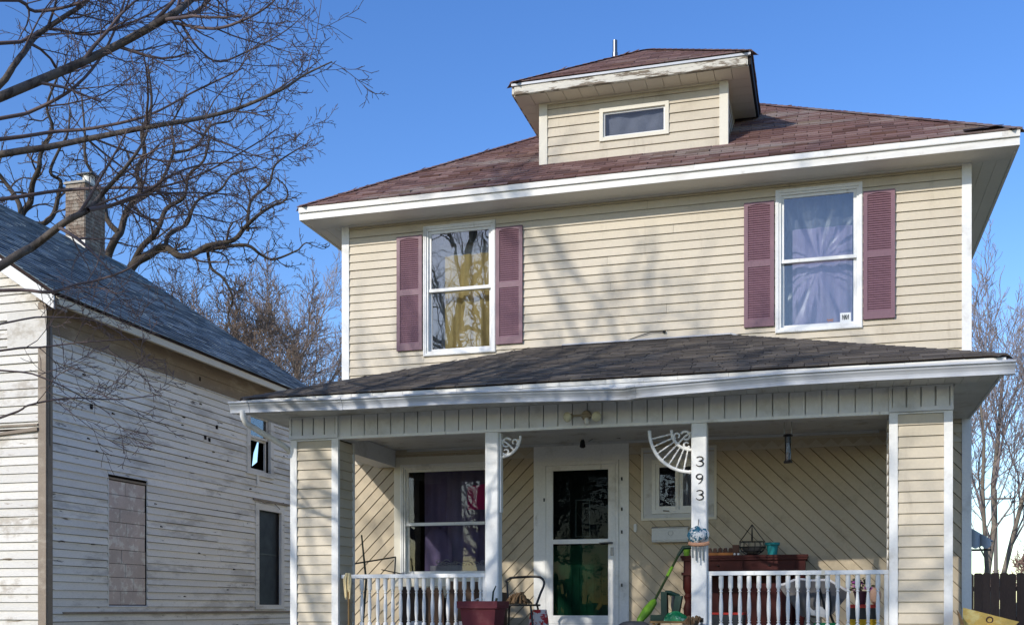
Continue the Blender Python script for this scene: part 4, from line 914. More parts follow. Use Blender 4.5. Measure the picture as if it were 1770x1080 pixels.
# white plastic hose/loops in front of the second box
m = MB(); rg = random.Random(9)
for i in range(3):
    c0 = (-4.15 + .05 * i, 12.75, -.25 + .12 * i); m.tube([(c0[0] + (.12 + .02 * i) * math.cos(k_ * .6), c0[1] + .06 * math.sin(k_ * .6), c0[2] + .14 * math.sin(k_ * .6 + .4)) for k_ in range(12)], .012, 6)
m.tube([(-4.15, 12.75, -.2), (-4.1, 12.78, FLOOR + .012), (-3.95, 12.8, FLOOR + .012)], .012, 6)
tag(m.build('white_hose', 'white_fabric', None, True, org=(-4.1, 12.75, FLOOR)), 'loops of white hose behind the railing next to the red planter', 'hose')
# dresser
DF = 14.0; dx0, dx1 = G(1176, DF)[0], G(1397, DF)[0]; dt = .655
t = thing('dresser', 'dark mahogany sideboard against the porch wall under the small window', 'sideboard', ((dx0 + dx1) / 2, 14.2, FLOOR))
MB().box(dx0, dx1, DF, WY - .05, dt - .03, dt).build('top', 'mahogany', t)
MB().box(dx0 + .012, dx1 - .012, DF + .012, WY - .055, dt - .06, dt - .0305).build('cornice', 'mahogany', t)
MB().box(dx0 + .035, dx1 - .035, DF + .04, WY - .06, dt - .21, dt - .0605).build('frieze', 'mahogany', t)
xm = (dx0 + dx1) / 2
for a, b in ((dx0 + .16, xm - .01), (xm + .01, dx1 - .16)):
    dr = MB().box(a, b, DF + .022, DF + .0395, dt - .185, dt - .075).build('drawer', 'mahogany', t); MB().lathe([(.006, 0), (.02, .01), (.006, .02)], ((a + b) / 2, DF + .012, dt - .14), 8).build('knob', 'steel', dr)
MB().box(dx0 + .01, dx1 - .01, DF + .012, WY - .055, dt - .245, dt - .2105).build('moulding', 'mahogany', t)
turn = [(.05, 0), (.055, .05), (.03, .07), (.05, .12), (.035, .2), (.055, .3), (.065, .42), (.04, .5), (.06, .56), (.04, .6), (.07, .66), (.07, .83)]
for xx in (dx0 + .09, dx1 - .09): MB().lathe(turn, (xx, DF + .1, FLOOR), 12).build('column', 'mahogany', t, True)
MB().box(dx0 + .06, dx1 - .06, WY - .09, WY - .061, FLOOR + .02, dt - .2455).build('back_panel', 'mahogany', t)
MB().box(xm - .05, dx1 - .2, DF + .1, WY - .091, FLOOR, dt - .35).build('cabinet', 'mahogany', t)
MB().box(dx0 + .16, dx1 - .16, DF + .08, WY - .092, FLOOR + .05, FLOOR + .09).build('shelf', 'mahogany', t) if False else None
# on the dresser
def pot(name, lab, x, y, zb, prof, mat, cat='pot'):
    t = tag(MB().lathe(prof, (x, y, zb), 18).build(name, mat, None, True, org=(x, y, zb)), lab, cat); return t
q = G(1335, 14.15)
pot('teal_pot', 'teal plastic flower pot on the sideboard beside the wire basket', q[0], 14.15, dt, [(.055, 0), (.072, .12), (.09, .122), (.094, .155), (.086, .156), (.07, .13), (.05, .01)], 'teal')
q = G(1184, 14.12)
pot('lime_cup', 'lime green plastic cup on the sideboard end beside the trimmer handle', dx0 + .065, 14.12, dt, [(.035, 0), (.048, .12), (.046, .121), (.034, .01)], 'lime', 'cup')
q = G(1300, 14.15); bz = dt
t = thing('wire_basket', 'dark wire basket with a peaked handle on the sideboard', 'basket', (q[0], 14.15, bz))
for r, z in ((.075, .012), (.135, .05), (.165, .10), (.155, .17)): MB().tube([(q[0] + r * math.cos(k_ * .3142), 14.15 + .75 * r * math.sin(k_ * .3142), bz + z) for k_ in range(21)], .005, 5).build('ring', 'black_metal', t)
for k_ in range(14):
    a = k_ * 6.283 / 14; MB().tube([(q[0] + r * math.cos(a), 14.15 + .75 * r * math.sin(a), bz + z) for r, z in ((.02, .006), (.075, .012), (.135, .05), (.165, .10), (.155, .17))], .0035, 5).build('wire', 'black_metal', t)
for a in (0, 1.57, 3.14, 4.71): MB().tube([(q[0] + .155 * math.cos(a), 14.15 + .116 * math.sin(a), bz + .17), (q[0] + .1 * math.cos(a), 14.15 + .075 * math.sin(a), bz + .24), (q[0] + .03 * math.cos(a), 14.15 + .02 * math.sin(a), bz + .34), (q[0], 14.15, bz + .385)], .006, 5).build('handle_wire', 'black_metal', t)
MB().lathe([(.02, .012), (.09, .04), (.135, .09), (.14, .11), (.02, .115)], (q[0], 14.15, bz), 14, 1, .7).build('moss_lining', 'tarp_grey', t, True)
a = G(1222, 14.15)[0]; b = G(1268, 14.15)[0]
t = thing('seedling_tray', 'wooden tray of small dark seedling cells on the sideboard', 'tray', ((a + b) / 2, 14.15, dt))
MB().box(a - .12, b, 14.05, 14.25, dt, dt + .035).build('tray', 'wood_tray', t)
for i in range(7):
    cxx = a - .09 + i * ((b - a + .12) / 7); m = MB(); sqlathe(m, [(.03, 0), (.018, .06), (.012, .06), (.012, .05)], (cxx, 14.12, dt + .036)); m.build('cell', 'brown_cell', t)
q = G(1272, 14.1)
t = thing('small_canister', 'small dark canister with white knobs beside the wire basket', 'canister', (q[0], 14.1, dt))
m = MB(); sqlathe(m, [(.035, 0), (.042, .13), (.036, .131), (.034, .1)], (q[0], 14.1, dt)); m.build('body', 'brown_cell', t)
for sx in (-.01, .035): MB().lathe([(.012, 0), (.016, .012), (.008, .028)], (q[0] + sx, 14.02, dt), 8).build('knob', 'white_fabric', t)
# dark wicker back / cloth hung beside the sideboard end
q = G(1186, 13.85)
def fn(u, v): return (q[0] - .03 + .25 * u, 13.8 + .05 * math.sin(9 * u), .45 - (.34 + .05 * math.sin(7 * u)) * v * (1 - .5 * (2 * u - 1) ** 2))
# string trimmer
def T3(x, y, Y): return at(x, y, Y)
t = thing('string_trimmer', 'lime green string trimmer leaning against the sideboard', 'trimmer', tuple(T3(1101, 1085, 13.3)[:2]) + (FLOOR,))
p0 = T3(1099, 1102, 13.35); p1 = T3(1107, 1070, 13.4); p2 = T3(1130, 1040, 13.55); p3 = T3(1172, 960, 13.92); p4 = T3(1181, 946, 13.95); p5 = T3(1198, 945, 13.93)
p0[2] = FLOOR + .02
MB().tube([p0, p1, p1 + (p2 - p1) * .5, p2, p2 + (p3 - p2) * .05], [.03, .045, .06, .045, .02], 12).build('motor_body', 'lime', t, True)
MB().tube([p2 + (p3 - p2) * .04, p3], .016, 10).build('shaft', 'olive_shaft', t, True)
MB().tube([p2 + (p3 - p2) * .55, p2 + (p3 - p2) * .75], .021, 10).build('grip', 'lime', t, True)
MB().tube([p3, p4, p5], [.018, .026, .024], 10).build('handle', 'dark_green', t, True)
MB().lathe([(.10, .0), (.10, .02), (.03, .04)], (p0[0], p0[1], FLOOR), 14).build('guard', 'dark_plastic', t, True)
# low bench with green stuff
bx0, bx1 = G(1128, 12.95)[0], G(1192, 12.95)[0]; bzt = -.15
t = thing('low_bench', 'low brown wooden bench carrying the green stand beside the numbered post', 'bench', ((bx0 + bx1) / 2, 12.95, FLOOR))
for i in range(3): MB().box(bx0, bx1, 12.72 + i * .155, 12.87 + i * .155, bzt - .025, bzt).build('slat', 'stick', t)
for xx in (bx0 + .03, bx1 - .06):
    for yy_ in (12.74, 13.14): MB().box(xx, xx + .03, yy_, yy_ + .03, FLOOR, bzt - .0255).build('leg', 'stick', t)
gx0, gx1 = G(1141, 13.0)[0], G(1180, 13.0)[0]
t = thing('green_stand', 'dark green plastic stand with two uprights on the low bench', 'stand', ((gx0 + gx1) / 2, 13.0, bzt))
MB().box(gx0 - .10, gx1 - .04, 12.9, 13.1, bzt, bzt + .07).build('base', 'dark_green', t)
MB().hexa([(gx0 + .02, 12.93, bzt + .07), (gx0 + .02, 13.07, bzt + .07), (gx0 + .015, 13.06, bzt + .34), (gx0 + .015, 12.94, bzt + .34), (gx0 + .09, 12.93, bzt + .07), (gx0 + .09, 13.07, bzt + .07), (gx0 + .085, 13.06, bzt + .34), (gx0 + .085, 12.94, bzt + .34)]).build('upright', 'dark_green', t)
MB().hexa([(gx1 - .12, 12.93, bzt + .07), (gx1 - .12, 13.07, bzt + .07), (gx1 - .08, 13.06, bzt + .29), (gx1 - .08, 12.94, bzt + .29), (gx1 - .041, 12.93, bzt + .07), (gx1 - .041, 13.07, bzt + .07), (gx1, 13.06, bzt + .29), (gx1, 12.94, bzt + .29)]).build('upright', 'dark_green', t)
MB().tube([(gx0 + .06, 13.0, bzt + .33), (gx0 + .12, 13.0, bzt + .325), (gx1 - .04, 13.0, bzt + .28)], .028, 8).build('top_bar', 'dark_green', t, True)
MB().tube([(gx0 + .16, 12.98, bzt + .29), (gx0 + .15, 12.97, bzt + .18), (gx0 + .17, 12.97, bzt + .08)], .022, 8).build('inner_lever', 'dark_plastic', t, True)
q = G(1168, 12.8); c = (q[0], 12.8, bzt)
def fn(u, v):
    th = u * 6.283; ph = v * math.pi * .5; r = 1 + .1 * math.sin(4 * th + 5 * v) + .06 * math.sin(9 * th)
    return (c[0] + .13 * r * math.cos(ph) * math.cos(th), c[1] + .07 * r * math.cos(ph) * math.sin(th), c[2] + .105 * math.sin(ph) * (1 + .1 * math.sin(3 * th)))
tag(MB().grid(fn, 28, 10).build('green_bag', 'bright_green', None, True, org=c), 'crumpled bright green plastic bag on the low bench', 'bag')
q = G(1213, 12.1, 1075)
t = thing('small_bottle', 'small clear bottle with a dark cap at the foot of the numbered post', 'bottle', (q[0] - .04, 12.1, FLOOR))
bt = [(.03, 0), (.032, .005), (.032, .18), (.014, .23), (.014, .27)]
MB().lathe(bt, (q[0], 12.1, FLOOR + .0), 12).build('body', 'clear_tube', t, True); MB().lathe([(.02, .265), (.02, .31), (.018, .312)], (q[0], 12.1, FLOOR), 10).build('cap', 'black_metal', t)
# potted dry plant at the foot of the post
q = G(1196, 12.02); m = MB(); rg = random.Random(21)
t = thing('dry_potted_plant', 'dry potted plant at the foot of the numbered post', 'plant', (q[0], 12.02, FLOOR))
MB().lathe([(.09, 0), (.12, .2), (.13, .2), (.13, .24), (.11, .24), (.1, .2)], (q[0], 12.02, FLOOR), 16).build('pot', 'tarp_grey', t, True)
for i in range(34):
    a = rg.uniform(0, 6.28); r = rg.uniform(.02, .11); hgt = rg.uniform(.03, .12)
    m.tube([(q[0] + .4 * r * math.cos(a), 12.02 + .4 * r * math.sin(a), FLOOR + .2), (q[0] + r * math.cos(a), 12.02 + r * math.sin(a), FLOOR + .22 + hgt), (q[0] + 1.2 * r * math.cos(a), 12.02 + 1.1 * r * math.sin(a), FLOOR + .2 + hgt * .8)], [.006, .012, .003], 5)
m.build('stems', 'straw', t, True)
# grey cushion
q = G(1096, 12.75)
def fn(u, v):
    th = u * 6.283; ph = (v - .5) * math.pi; r = 1 + .04 * math.sin(4 * th)
    return (q[0] + .21 * r * math.cos(ph) ** .6 * math.cos(th), 12.75 + .16 * math.cos(ph) ** .6 * math.sin(th), FLOOR + .135 + .135 * math.sin(ph))
tag(MB().grid(fn, 28, 14).build('grey_cushion', 'tarp_grey', None, True, org=(q[0], 12.75, FLOOR)), 'rounded grey cushion on the porch floor before the door', 'cushion')
# grey fabric seat behind the right railing
GYc = 12.95
def gp(x, y): return at(x, y, GYc)
t = thing('sling_seat', 'grey fabric sling seat on dark legs behind the porch railing', 'seat', (gp(1410, 1050)[0], GYc, FLOOR))
tl = gp(1344, 1010); tm = gp(1390, 1000); tr = gp(1436, 1005); te = gp(1470, 1022); bm_ = gp(1408, 1068)
def fn(u, v):
    # rim curve to keel
    if u < .5: r0_ = tl + (tm - tl) * (u / .5)
    elif u < .85: r0_ = tm + (tr - tm) * ((u - .5) / .35)
    else: r0_ = tr + (te - tr) * ((u - .85) / .15)
    keel = np.array((bm_[0] + (u - .45) * .35, GYc - .22, bm_[2] + .10 * abs(u - .4)))
    p = r0_ + (keel - r0_) * v; bul = math.sin(math.pi * v) * .16 * math.sin(math.pi * min(1, max(0, u * .9 + .05)))
    return (p[0], p[1] - bul + .012 * math.sin(u * 26 + v * 5), p[2] - .012 * math.sin(u * 14))
MB().grid(fn, 40, 16).build('fabric', 'tarp_grey', t, True)
MB().tube([fn(i / 20, 0) for i in range(21)], .016, 8).build('rim', 'white_fabric', t, True)
for u_, dx in ((.66, .0), (.78, .02)): MB().tube([np.array(fn(u_ + dx + .12 * k_ / 8, k_ / 8)) - np.array((0, .012, 0)) for k_ in range(9)], .011, 6).build('strap', 'black', t)
kx = bm_[0]
for sx in (-.3, .3):
    for yy_ in (GYc - .2, GYc + .25): MB().tube([(kx + sx * .55, GYc - .1, bm_[2] + .06), (kx + sx, yy_, FLOOR)], .014, 8).build('leg', 'black_metal', t)
def fn2(u, v): return (kx + .02 + .18 * (u - .3), GYc - .245 - .01 * math.sin(9 * u), bm_[2] - .01 + .18 * v)
MB().grid(lambda u, v: (gp(1402, 1060)[0] + .17 * u - .03 * v, GYc - .29 + .05 * v * v, gp(1402, 1062)[2] + .15 * v - .03 * u), 6, 6).build('label_patch', 'porch_soffit', t, True)
# green pot and dark bag below
q = G(1428, 12.72)
pot('green_pot', 'green plastic pot on the floor under the grey sling seat', q[0], 12.62, FLOOR, [(.09, 0), (.12, .22), (.135, .221), (.138, .255), (.125, .256), (.11, .2)], 'bright_green')
# bins and flowers
ya, yb_ = 12.85, 13.25; xa, xb = G(1464, 12.85)[0], G(1520, 12.85)[0]
t = thing('yellow_crate', 'yellow plastic crate under the red lidded bin behind the railing', 'crate', ((xa + xb) / 2, 13.05, FLOOR))
sqb = lambda x0_, x1_, y0_, y1_, z0_, z1_, tp: [(x0_ + tp, y0_ + tp, z0_), (x0_ + tp, y1_ - tp, z0_), (x0_, y1_, z1_), (x0_, y0_, z1_), (x1_ - tp, y0_ + tp, z0_), (x1_ - tp, y1_ - tp, z0_), (x1_, y1_, z1_), (x1_, y0_, z1_)]
MB().hexa(sqb(xa, xb, ya, yb_, FLOOR, -.13, .02)).build('tub', 'yellow_plastic', t); MB().frame(xa - .012, xb + .012, -.15, -.125, ya - .012, ya - .001, .01).build('lip', 'yellow_plastic', t)
t = thing('storage_bin', 'dark storage bin with a red lid stacked on the yellow crate', 'bin', ((xa + xb) / 2, 13.05, -.129))
MB().hexa(sqb(xa + .01, xb, ya + .01, yb_, -.1245, .0, .015)).build('tub', 'dark_plastic', t); MB().box(xa - .005, xb + .01, ya - .005, yb_ + .01, .0005, .03).build('lid', 'red_plastic', t); MB().box(xa + .02, xb - .02, ya + .02, yb_ - .02, .0305, .038).build('lid_panel', 'red_plastic', t)
q = G(1478, 13.0); t = thing('flower_pot', 'plum flower pot with pink blossoms on the red lidded bin', 'plant', (q[0] + .06, 13.0, .038))
MB().lathe([(.05, 0), (.075, .13), (.082, .13), (.082, .15), (.07, .15)], (q[0] + .06, 13.0, .0385), 14).build('pot', 'plum', t, True)
rg = random.Random(3)
m = MB(); ml = MB(); mp = MB()
for i in range(60):
    a = rg.uniform(0, 6.28); r = rg.uniform(.02, .17); zz = .19 + rg.uniform(0, .13); c = (q[0] + .06 + r * math.cos(a), 13.0 + .6 * r * math.sin(a), zz)
    tgt = (mp, ml, m)[i % 3]
    for k_ in range(3):
        b = rg.uniform(0, 6.28); s_ = rg.uniform(.025, .05); d1 = np.array((math.cos(b), .4 * math.sin(b), rg.uniform(-.6, .8))) * s_; d2 = np.array((-math.sin(b), .3, rg.uniform(-.5, .5))) * s_ * .5
        cc = np.array(c); tgt.add([cc, cc + d1 * .5 + d2, cc + d1, cc + d1 * .5 - d2], [(0, 1, 2, 3)])
m.build('blossoms', 'pink', t, recalc=False); ml.build('leaves', 'leaf', t, recalc=False); mp.build('dark_leaves', 'plum', t, recalc=False)
MB().tube([(q[0] + .06, 13.0, .18), (q[0] + .05, 13.0, .27)], .01, 6).build('stem', 'leaf', t)
q = G(1513, 12.95)
def fn(u, v):
    th = u * 6.283; ph = (v - .5) * math.pi; r = 1 + .18 * math.sin(2 * th + 1) * math.cos(ph)
    return (q[0] + .055 * r * math.cos(ph) * math.cos(th), 12.95 + .05 * math.cos(ph) * math.sin(th), .038 + .10 + .10 * math.sin(ph) * (1 + .1 * math.sin(5 * th)))
tag(MB().grid(fn, 20, 12).build('plush_toy', 'peach', None, True, org=(q[0], 12.95, .038)), 'small peach plush lump on the red lidded bin beside the pier', 'plush')
xa, xb = G(1228, 13.3)[0], G(1285, 13.3)[0]
t = thing('storage_bin', 'low dark bin with a thin red lid under the sideboard', 'bin', ((xa + xb) / 2, 13.5, FLOOR))
MB().hexa(sqb(xa, xb, 13.3, 13.75, FLOOR, -.08, .02)).build('tub', 'dark_plastic', t); MB().box(xa - .01, xb + .01, 13.29, 13.76, -.0795, -.055).build('lid', 'red_plastic', t)
# cardboard carton on a tote beside the right pier
cxb = G(1702, 11.9); bz0 = -.62
t = thing('plastic_tote', 'grey plastic tote on the ground beside the porch pier', 'tote', (cxb[0] + .05, 12.0, LAWN))
MB().hexa(sqb(cxb[0] - .27, cxb[0] + .33, 11.75, 12.2, LAWN, bz0 - .03, .03)).build('tub', 'dark_plastic', t); MB().box(cxb[0] - .29, cxb[0] + .35, 11.73, 12.22, bz0 - .0295, bz0).build('lid', 'dark_plastic', t)
t = thing('open_carton', 'open yellow cardboard carton with raised flaps beside the porch pier', 'box', (cxb[0] + .03, 11.97, bz0))
xa, xb, ya, yb_ = cxb[0] - .2, cxb[0] + .28, 11.8, 12.15; zt = -.17
MB().box(xa, xb, ya, ya + .006, bz0 + .006, zt).box(xa, xb, yb_ - .006, yb_, bz0 + .006, zt).box(xa, xa + .006, ya + .006, yb_ - .006, bz0 + .006, zt).box(xb - .006, xb, ya + .006, yb_ - .006, bz0 + .006, zt).box(xa, xb, ya, yb_, bz0, bz0 + .0055).build('carton', 'yellow_card', t)
MB().hexa([(xa + .02, yb_, zt), (xa + .02, yb_ + .005, zt), (xa + .03, yb_ + .045, zt + .175), (xa + .03, yb_ + .04, zt + .175), (xb + .02, yb_, zt - .02), (xb + .02, yb_ + .005, zt - .02), (xb + .08, yb_ + .045, zt + .03), (xb + .08, yb_ + .04, zt + .03)]).build('flap', 'yellow_card', t)
MB().hexa([(xa, ya, zt), (xa + .005, ya, zt), (xa - .045, ya, zt + .12), (xa - .05, ya, zt + .12), (xa, yb_, zt), (xa + .005, yb_, zt), (xa - .03, yb_, zt + .15), (xa - .035, yb_, zt + .15)]).build('flap', 'cardboard', t)
MB().tube(arcpts((xa + .28, zt + .05), .03, 0, 360, 12, yb_ + .01), .006, 5).build('print_mark', 'plum', t)

# ================================================================== THE NEIGHBOUR
NX, NY0, NY1 = -10.2, 12.75, 21.2
NEAVE = 4.16; NRX, NRZ = -15.1, 7.65
NXL = 2 * NRX - NX; NB = LAWN - .05
nh = thing('neighbor_house', 'weathered white clapboard house with blue grey shingle roof', 'house', (-15, 17, LAWN))
NH = [(onX(185, 820, NX)[1], onX(253, 831, NX)[1], .035, 1.965), (18.2, 19.05, 2.53, 3.62), (18.52, 19.48, .05, 1.88)]
NHw = [(18.2, 19.05, 2.53, 3.72), NH[2]]
m = MB(); wall_holes(m, NY0, NY1, NB, NEAVE - .0, NH, lambda mm, a, b, c, d: mm.box(NX - .12, NX - .004, a, b, c, d))
MB().box(NXL, NXL + .12, NY0, NY1, NB, NEAVE).build('far_wall', 'clap_old', nh)
nsw = m.build('side_wall', 'wood_dark_gap', nh)
cut = [(h[0] - (.075 if i else .0), h[1] + (.075 if i else .0), h[2] - .06 * (i > 0), h[3] + .07 * (i > 0)) for i, h in enumerate(NH)]
z = -1.1; rg = random.Random(31)
while z < NEAVE - .45:
    ez = .112 * rg.uniform(.94, 1.06); z1 = min(z + ez, NEAVE - .42)
    for (a, b, c, d) in spans(NY0 + .10, NY1, z, z1, cut):
        cutp = [a]
        while b - cutp[-1] > 3.2 and rg.random() < .75: cutp.append(cutp[-1] + rg.uniform(1.6, min(3.6, b - cutp[-1] - .3)))
        cutp.append(b)
        for s, e in zip(cutp, cutp[1:]): clap_y(nsw, s, e - .003, c + .005 + rg.uniform(-.003, .005), d + .002, NX, 1, 'clap_old', butt=.022 + rg.uniform(0, .010), jz=.004)
    z = z1
# worn band low on the wall
MB().box(NX + .0, NX + .045, NY0 + .3, NY1, -.085, -.055).build('water_table', 'wood_old', nh)
m = MB()
for i in range(40):
    y_ = rg.uniform(NY0 + .3, NY1 - .3); z_ = rg.uniform(0, 3.6)
    if any(h[0] - .15 < y_ < h[1] + .15 and h[2] - .1 < z_ < h[3] + .1 for h in NH): continue
    m.hexa([(NX + .010, y_, z_), (NX + .030, y_, z_), (NX + .028, y_, z_ + rg.uniform(.012, .03)), (NX + .010, y_, z_ + .01), (NX + .01, y_ + rg.uniform(.02, .12), z_), (NX + .03, y_ + .06, z_ + .002), (NX + .028, y_ + .05, z_ + .014), (NX + .01, y_ + .05, z_ + .01)])
for (x_, y_) in ((355, 756), (375, 738), (158, 703), (345, 655), (362, 760)):
    p = onX(x_, y_, NX + .03); m.box(NX + .012, NX + .04, p[1] - .012, p[1] + .022, p[2] - .03, p[2] + .035)
tag(m.build('torn_splinters', 'wood_dark_gap', nh), kind='stuff')
# front wall
m = MB(); pl = [(NXL, NB), (NX - .005, NB), (NX - .005, NEAVE), (NRX, NRZ - .25), (NXL, NEAVE)]
m.prism(pl, NY0 + .004, NY0 + .12); nfw = m.build('front_wall', 'wood_dark_gap', nh)
z = -1.1
while z < NRZ - .5:
    z1 = z + .117 * rg.uniform(.95, 1.05); xr = NX - .10
    xl = NX - 4.3
    xr = min(xr, NX + .36 - (z - NEAVE + .2) / .69)
    if xr - xl > .1 and z < 7:
        mid = xl + (xr - xl) * rg.uniform(.35, .8); gap = abs(z - 2.42) < .07
        if gap: pass
        for s, e in ((xl, mid), (mid + .003, xr)): clap_x(nfw, s, e, z + (.002 if not gap else .02), z1, NY0, 'clap_old_front', butt=.022 + rg.uniform(0, .010))
    z = z1
m = MB()
m.hexa([(NX - 1.1, NY0 - .05, 2.34), (NX - 1.1, NY0 - .02, 2.34), (NX - 1.1, NY0 - .02, 2.37), (NX - 1.1, NY0 - .05, 2.37), (NX - .1, NY0 - .06, 2.40), (NX - .1, NY0 - .02, 2.40), (NX - .1, NY0 - .02, 2.45), (NX - .1, NY0 - .06, 2.45)])
m.hexa([(NX - .75, NY0 - .05, 2.47), (NX - .75, NY0 - .03, 2.47), (NX - .75, NY0 - .03, 2.5), (NX - .75, NY0 - .05, 2.5), (NX - .1, NY0 - .05, 2.475), (NX - .1, NY0 - .03, 2.475), (NX - .1, NY0 - .03, 2.50), (NX - .1, NY0 - .05, 2.50)])
m.build('broken_board', 'wood_old', nh)
MB().box(NX - .105, NX + .02, NY0 - .03, NY0 + .0, NB, NEAVE - .02).build('corner_board', 'wood_old', nh)
MB().box(NX - .0, NX + .032, NY0 + .001, NY0 + .095, NB, NEAVE - .02).build('corner_board', 'wood_old', nh)
MB().box(NX + .034, NX + .045, NY0 + .03, NY0 + .07, 2.2, 3.9).build('metal_strip', 'steel', nh)
# frieze, eave soffit, gutter
MB().box(NX + .001, NX + .03, NY0 + .1, NY1, NEAVE - .42, NEAVE - .24).build('frieze_board', 'wood_old', nh)
yb2 = NY0 + .1; fr = MB().box(NX + .001, NX + .045, yb2, NY1, NEAVE - .239, NEAVE - .04).build('frieze', 'wood_old', nh)
OV = .30
for i in range(9):
    a = NY0 - .2 + i * 1.0; MB().hexa([(NX + .0, a, NEAVE - .04), (NX + OV, a, NEAVE - .06), (NX + OV, a, NEAVE - .03), (NX + .0, a, NEAVE - .005), (NX + .0, a + .99, NEAVE - .04), (NX + OV, a + .99, NEAVE - .06), (NX + OV, a + .99, NEAVE - .03), (NX + .0, a + .99, NEAVE - .005)]).build('soffit_board', 'wood_old', nh)
MB().box(NX + OV + .0, NX + OV + .05, NY0 - .18, NY1 + .2, NEAVE - .12, NEAVE + .01).build('eave_gutter', 'cream_trim', nh)
# roof
sl = (NRZ - (NEAVE + .02)) / ((NX + OV + .06) - NRX)
eR = NX + OV + .06; eL = 2 * NRX - eR; ya, yb_ = NY0 - .28, NY1 + .2; ze = NEAVE + .02
m = MB()
for s0, X0 in ((1, eR), (-1, eL)):
    m.hexa([(X0, ya, ze - .04), (X0, yb_, ze - .04), (X0, yb_, ze), (X0, ya, ze), (NRX, ya, NRZ - .04), (NRX, yb_, NRZ - .04), (NRX, yb_, NRZ), (NRX, ya, NRZ)])
nroof = m.build('roof', 'deck', nh)
shingle_face((eR + .02, ya - .02, ze - .008), (eR + .02, yb_ + .02, ze - .008), (NRX, yb_ + .02, NRZ + .004), (NRX, ya - .02, NRZ + .004), .3, .155, nroof, 'blue_shingle_field', 'blue_shingle_field', 0, None, (.16, .5), .0125)
shingle_face((eL - .02, yb_, ze - .008), (eL - .02, ya, ze - .008), (NRX, ya, NRZ + .004), (NRX, yb_, NRZ + .004), .3, .155, nroof, 'blue_shingle_field', 'blue_shingle_field', 0, None, (.16, .5), .0125)
m = MB()
MB().hexa([(eR - .02, ya + .001, ze - .22), (eR - .02, ya + .03, ze - .22), (eR - .02, ya + .03, ze - .045), (eR - .02, ya + .001, ze - .045), (NRX + .02, ya + .001, NRZ - .22), (NRX + .02, ya + .03, NRZ - .22), (NRX + .02, ya + .03, NRZ - .045), (NRX + .02, ya + .001, NRZ - .045)]).build('rake_board', 'white', nh)
MB().hexa([(eR - .02, ya + .031, ze - .2), (eR - .02, NY0 - .0, ze - .2), (eR - .02, NY0 - .0, ze - .17), (eR - .02, ya + .031, ze - .17), (NRX + .02, ya + .031, NRZ - .2), (NRX + .02, NY0 - .0, NRZ - .2), (NRX + .02, NY0 - .0, NRZ - .17), (NRX + .02, ya + .031, NRZ - .17)]).build('rake_soffit', 'wood_old', nh)
MB().box(NX - .6, NX + .03, NY0 - .032, NY0 - .022, NEAVE - .62, NEAVE - .12).build('gable_patch', 'clap_old_front', nh)
# chimney
cx0, cx1, cy0, cy1 = -15.12, -14.66, 19.5, 20.15
ch = MB().box(cx0, cx1, cy0, cy1, 6.9, 8.72).build('chimney', 'brick', nh)
rows = 20
for r in range(rows):
    zb = 7.2 + r * .0737
    m = MB(); off = .1 * (r % 2)
    a = cx0 - off
    while a < cx1:
        m.box(max(a, cx0) + .003, min(a + .2, cx1) - .003, cy0 - .012, cy0 - .0005, zb + .005, zb + .069); a += .2
    a = cy0 - off
    while a < cy1:
        m.box(cx1 + .0005, cx1 + .012, max(a, cy0) + .003, min(a + .2, cy1) - .003, zb + .005, zb + .069); a += .2
    m.build('brick_course', 'brick', ch)
MB().box(cx0 - .03, cx1 + .03, cy0 - .03, cy1 + .03, 8.725, 8.77).build('cap_slab', 'concrete', ch)
MB().lathe([(.12, 0), (.12, .2), (.10, .201), (.10, .05)], ((cx0 + cx1) / 2 + .1, 19.8, 8.771), 14).build('flue', 'chim_flash', ch, True)
MB().box((cx0 + cx1) / 2 - .08, (cx0 + cx1) / 2 + .28, 19.64, 19.96, 8.972, 8.995).build('flue_cap', 'dark_plastic', ch)
MB().hexa([(cx0, cy0 - .02, NRZ - .1), (cx0, cy0 - .015, NRZ - .1), (cx0, cy0 - .015, NRZ + .02), (cx0, cy0 - .02, NRZ + .02), (cx1 + .02, cy0 - .02, NRZ - .28), (cx1 + .02, cy0 - .015, NRZ - .28), (cx1 + .02, cy0 - .015, NRZ - .1), (cx1 + .02, cy0 - .02, NRZ - .1)]).build('flashing', 'chim_flash', ch)
# blocked up window
h = NH[0]
bw = MB().box(NX - .15, NX - .06, h[0], h[1], h[2] + .001, h[3]).build('blocked_window', 'wood_dark_gap', nh)
zb = h[2] + .012; rows = 9; hh = (h[3] - .07 - zb) / rows
for r in range(rows):
    sp_ = [(.0, .32, 1.0), (.0, .68, 1.0), (.0, .46, 1.0), (.0, .36, 1.0), (.0, .7, 1.0), (.0, .5, 1.)][r % 6]
    for a, b in zip(sp_, sp_[1:]):
        MB().box(NX - .06 + .001, NX - .008 + rg.uniform(-.006, .006), h[0] + .02 + (h[1] - h[0] - .04) * a + .004, h[0] + .02 + (h[1] - h[0] - .04) * b - .004, zb + r * hh + .004, zb + (r + 1) * hh - .004).build('concrete_block', 'block', bw)
MB().box(NX - .06, NX + .006, h[0], h[1], h[3] - .06, h[3] - .03).build('lintel', 'wood_old', bw)
MB().box(NX - .06, NX + .02, h[0] - .0, h[0] + .018, h[2], h[3] - .061).build('jamb', 'clap_old', bw)
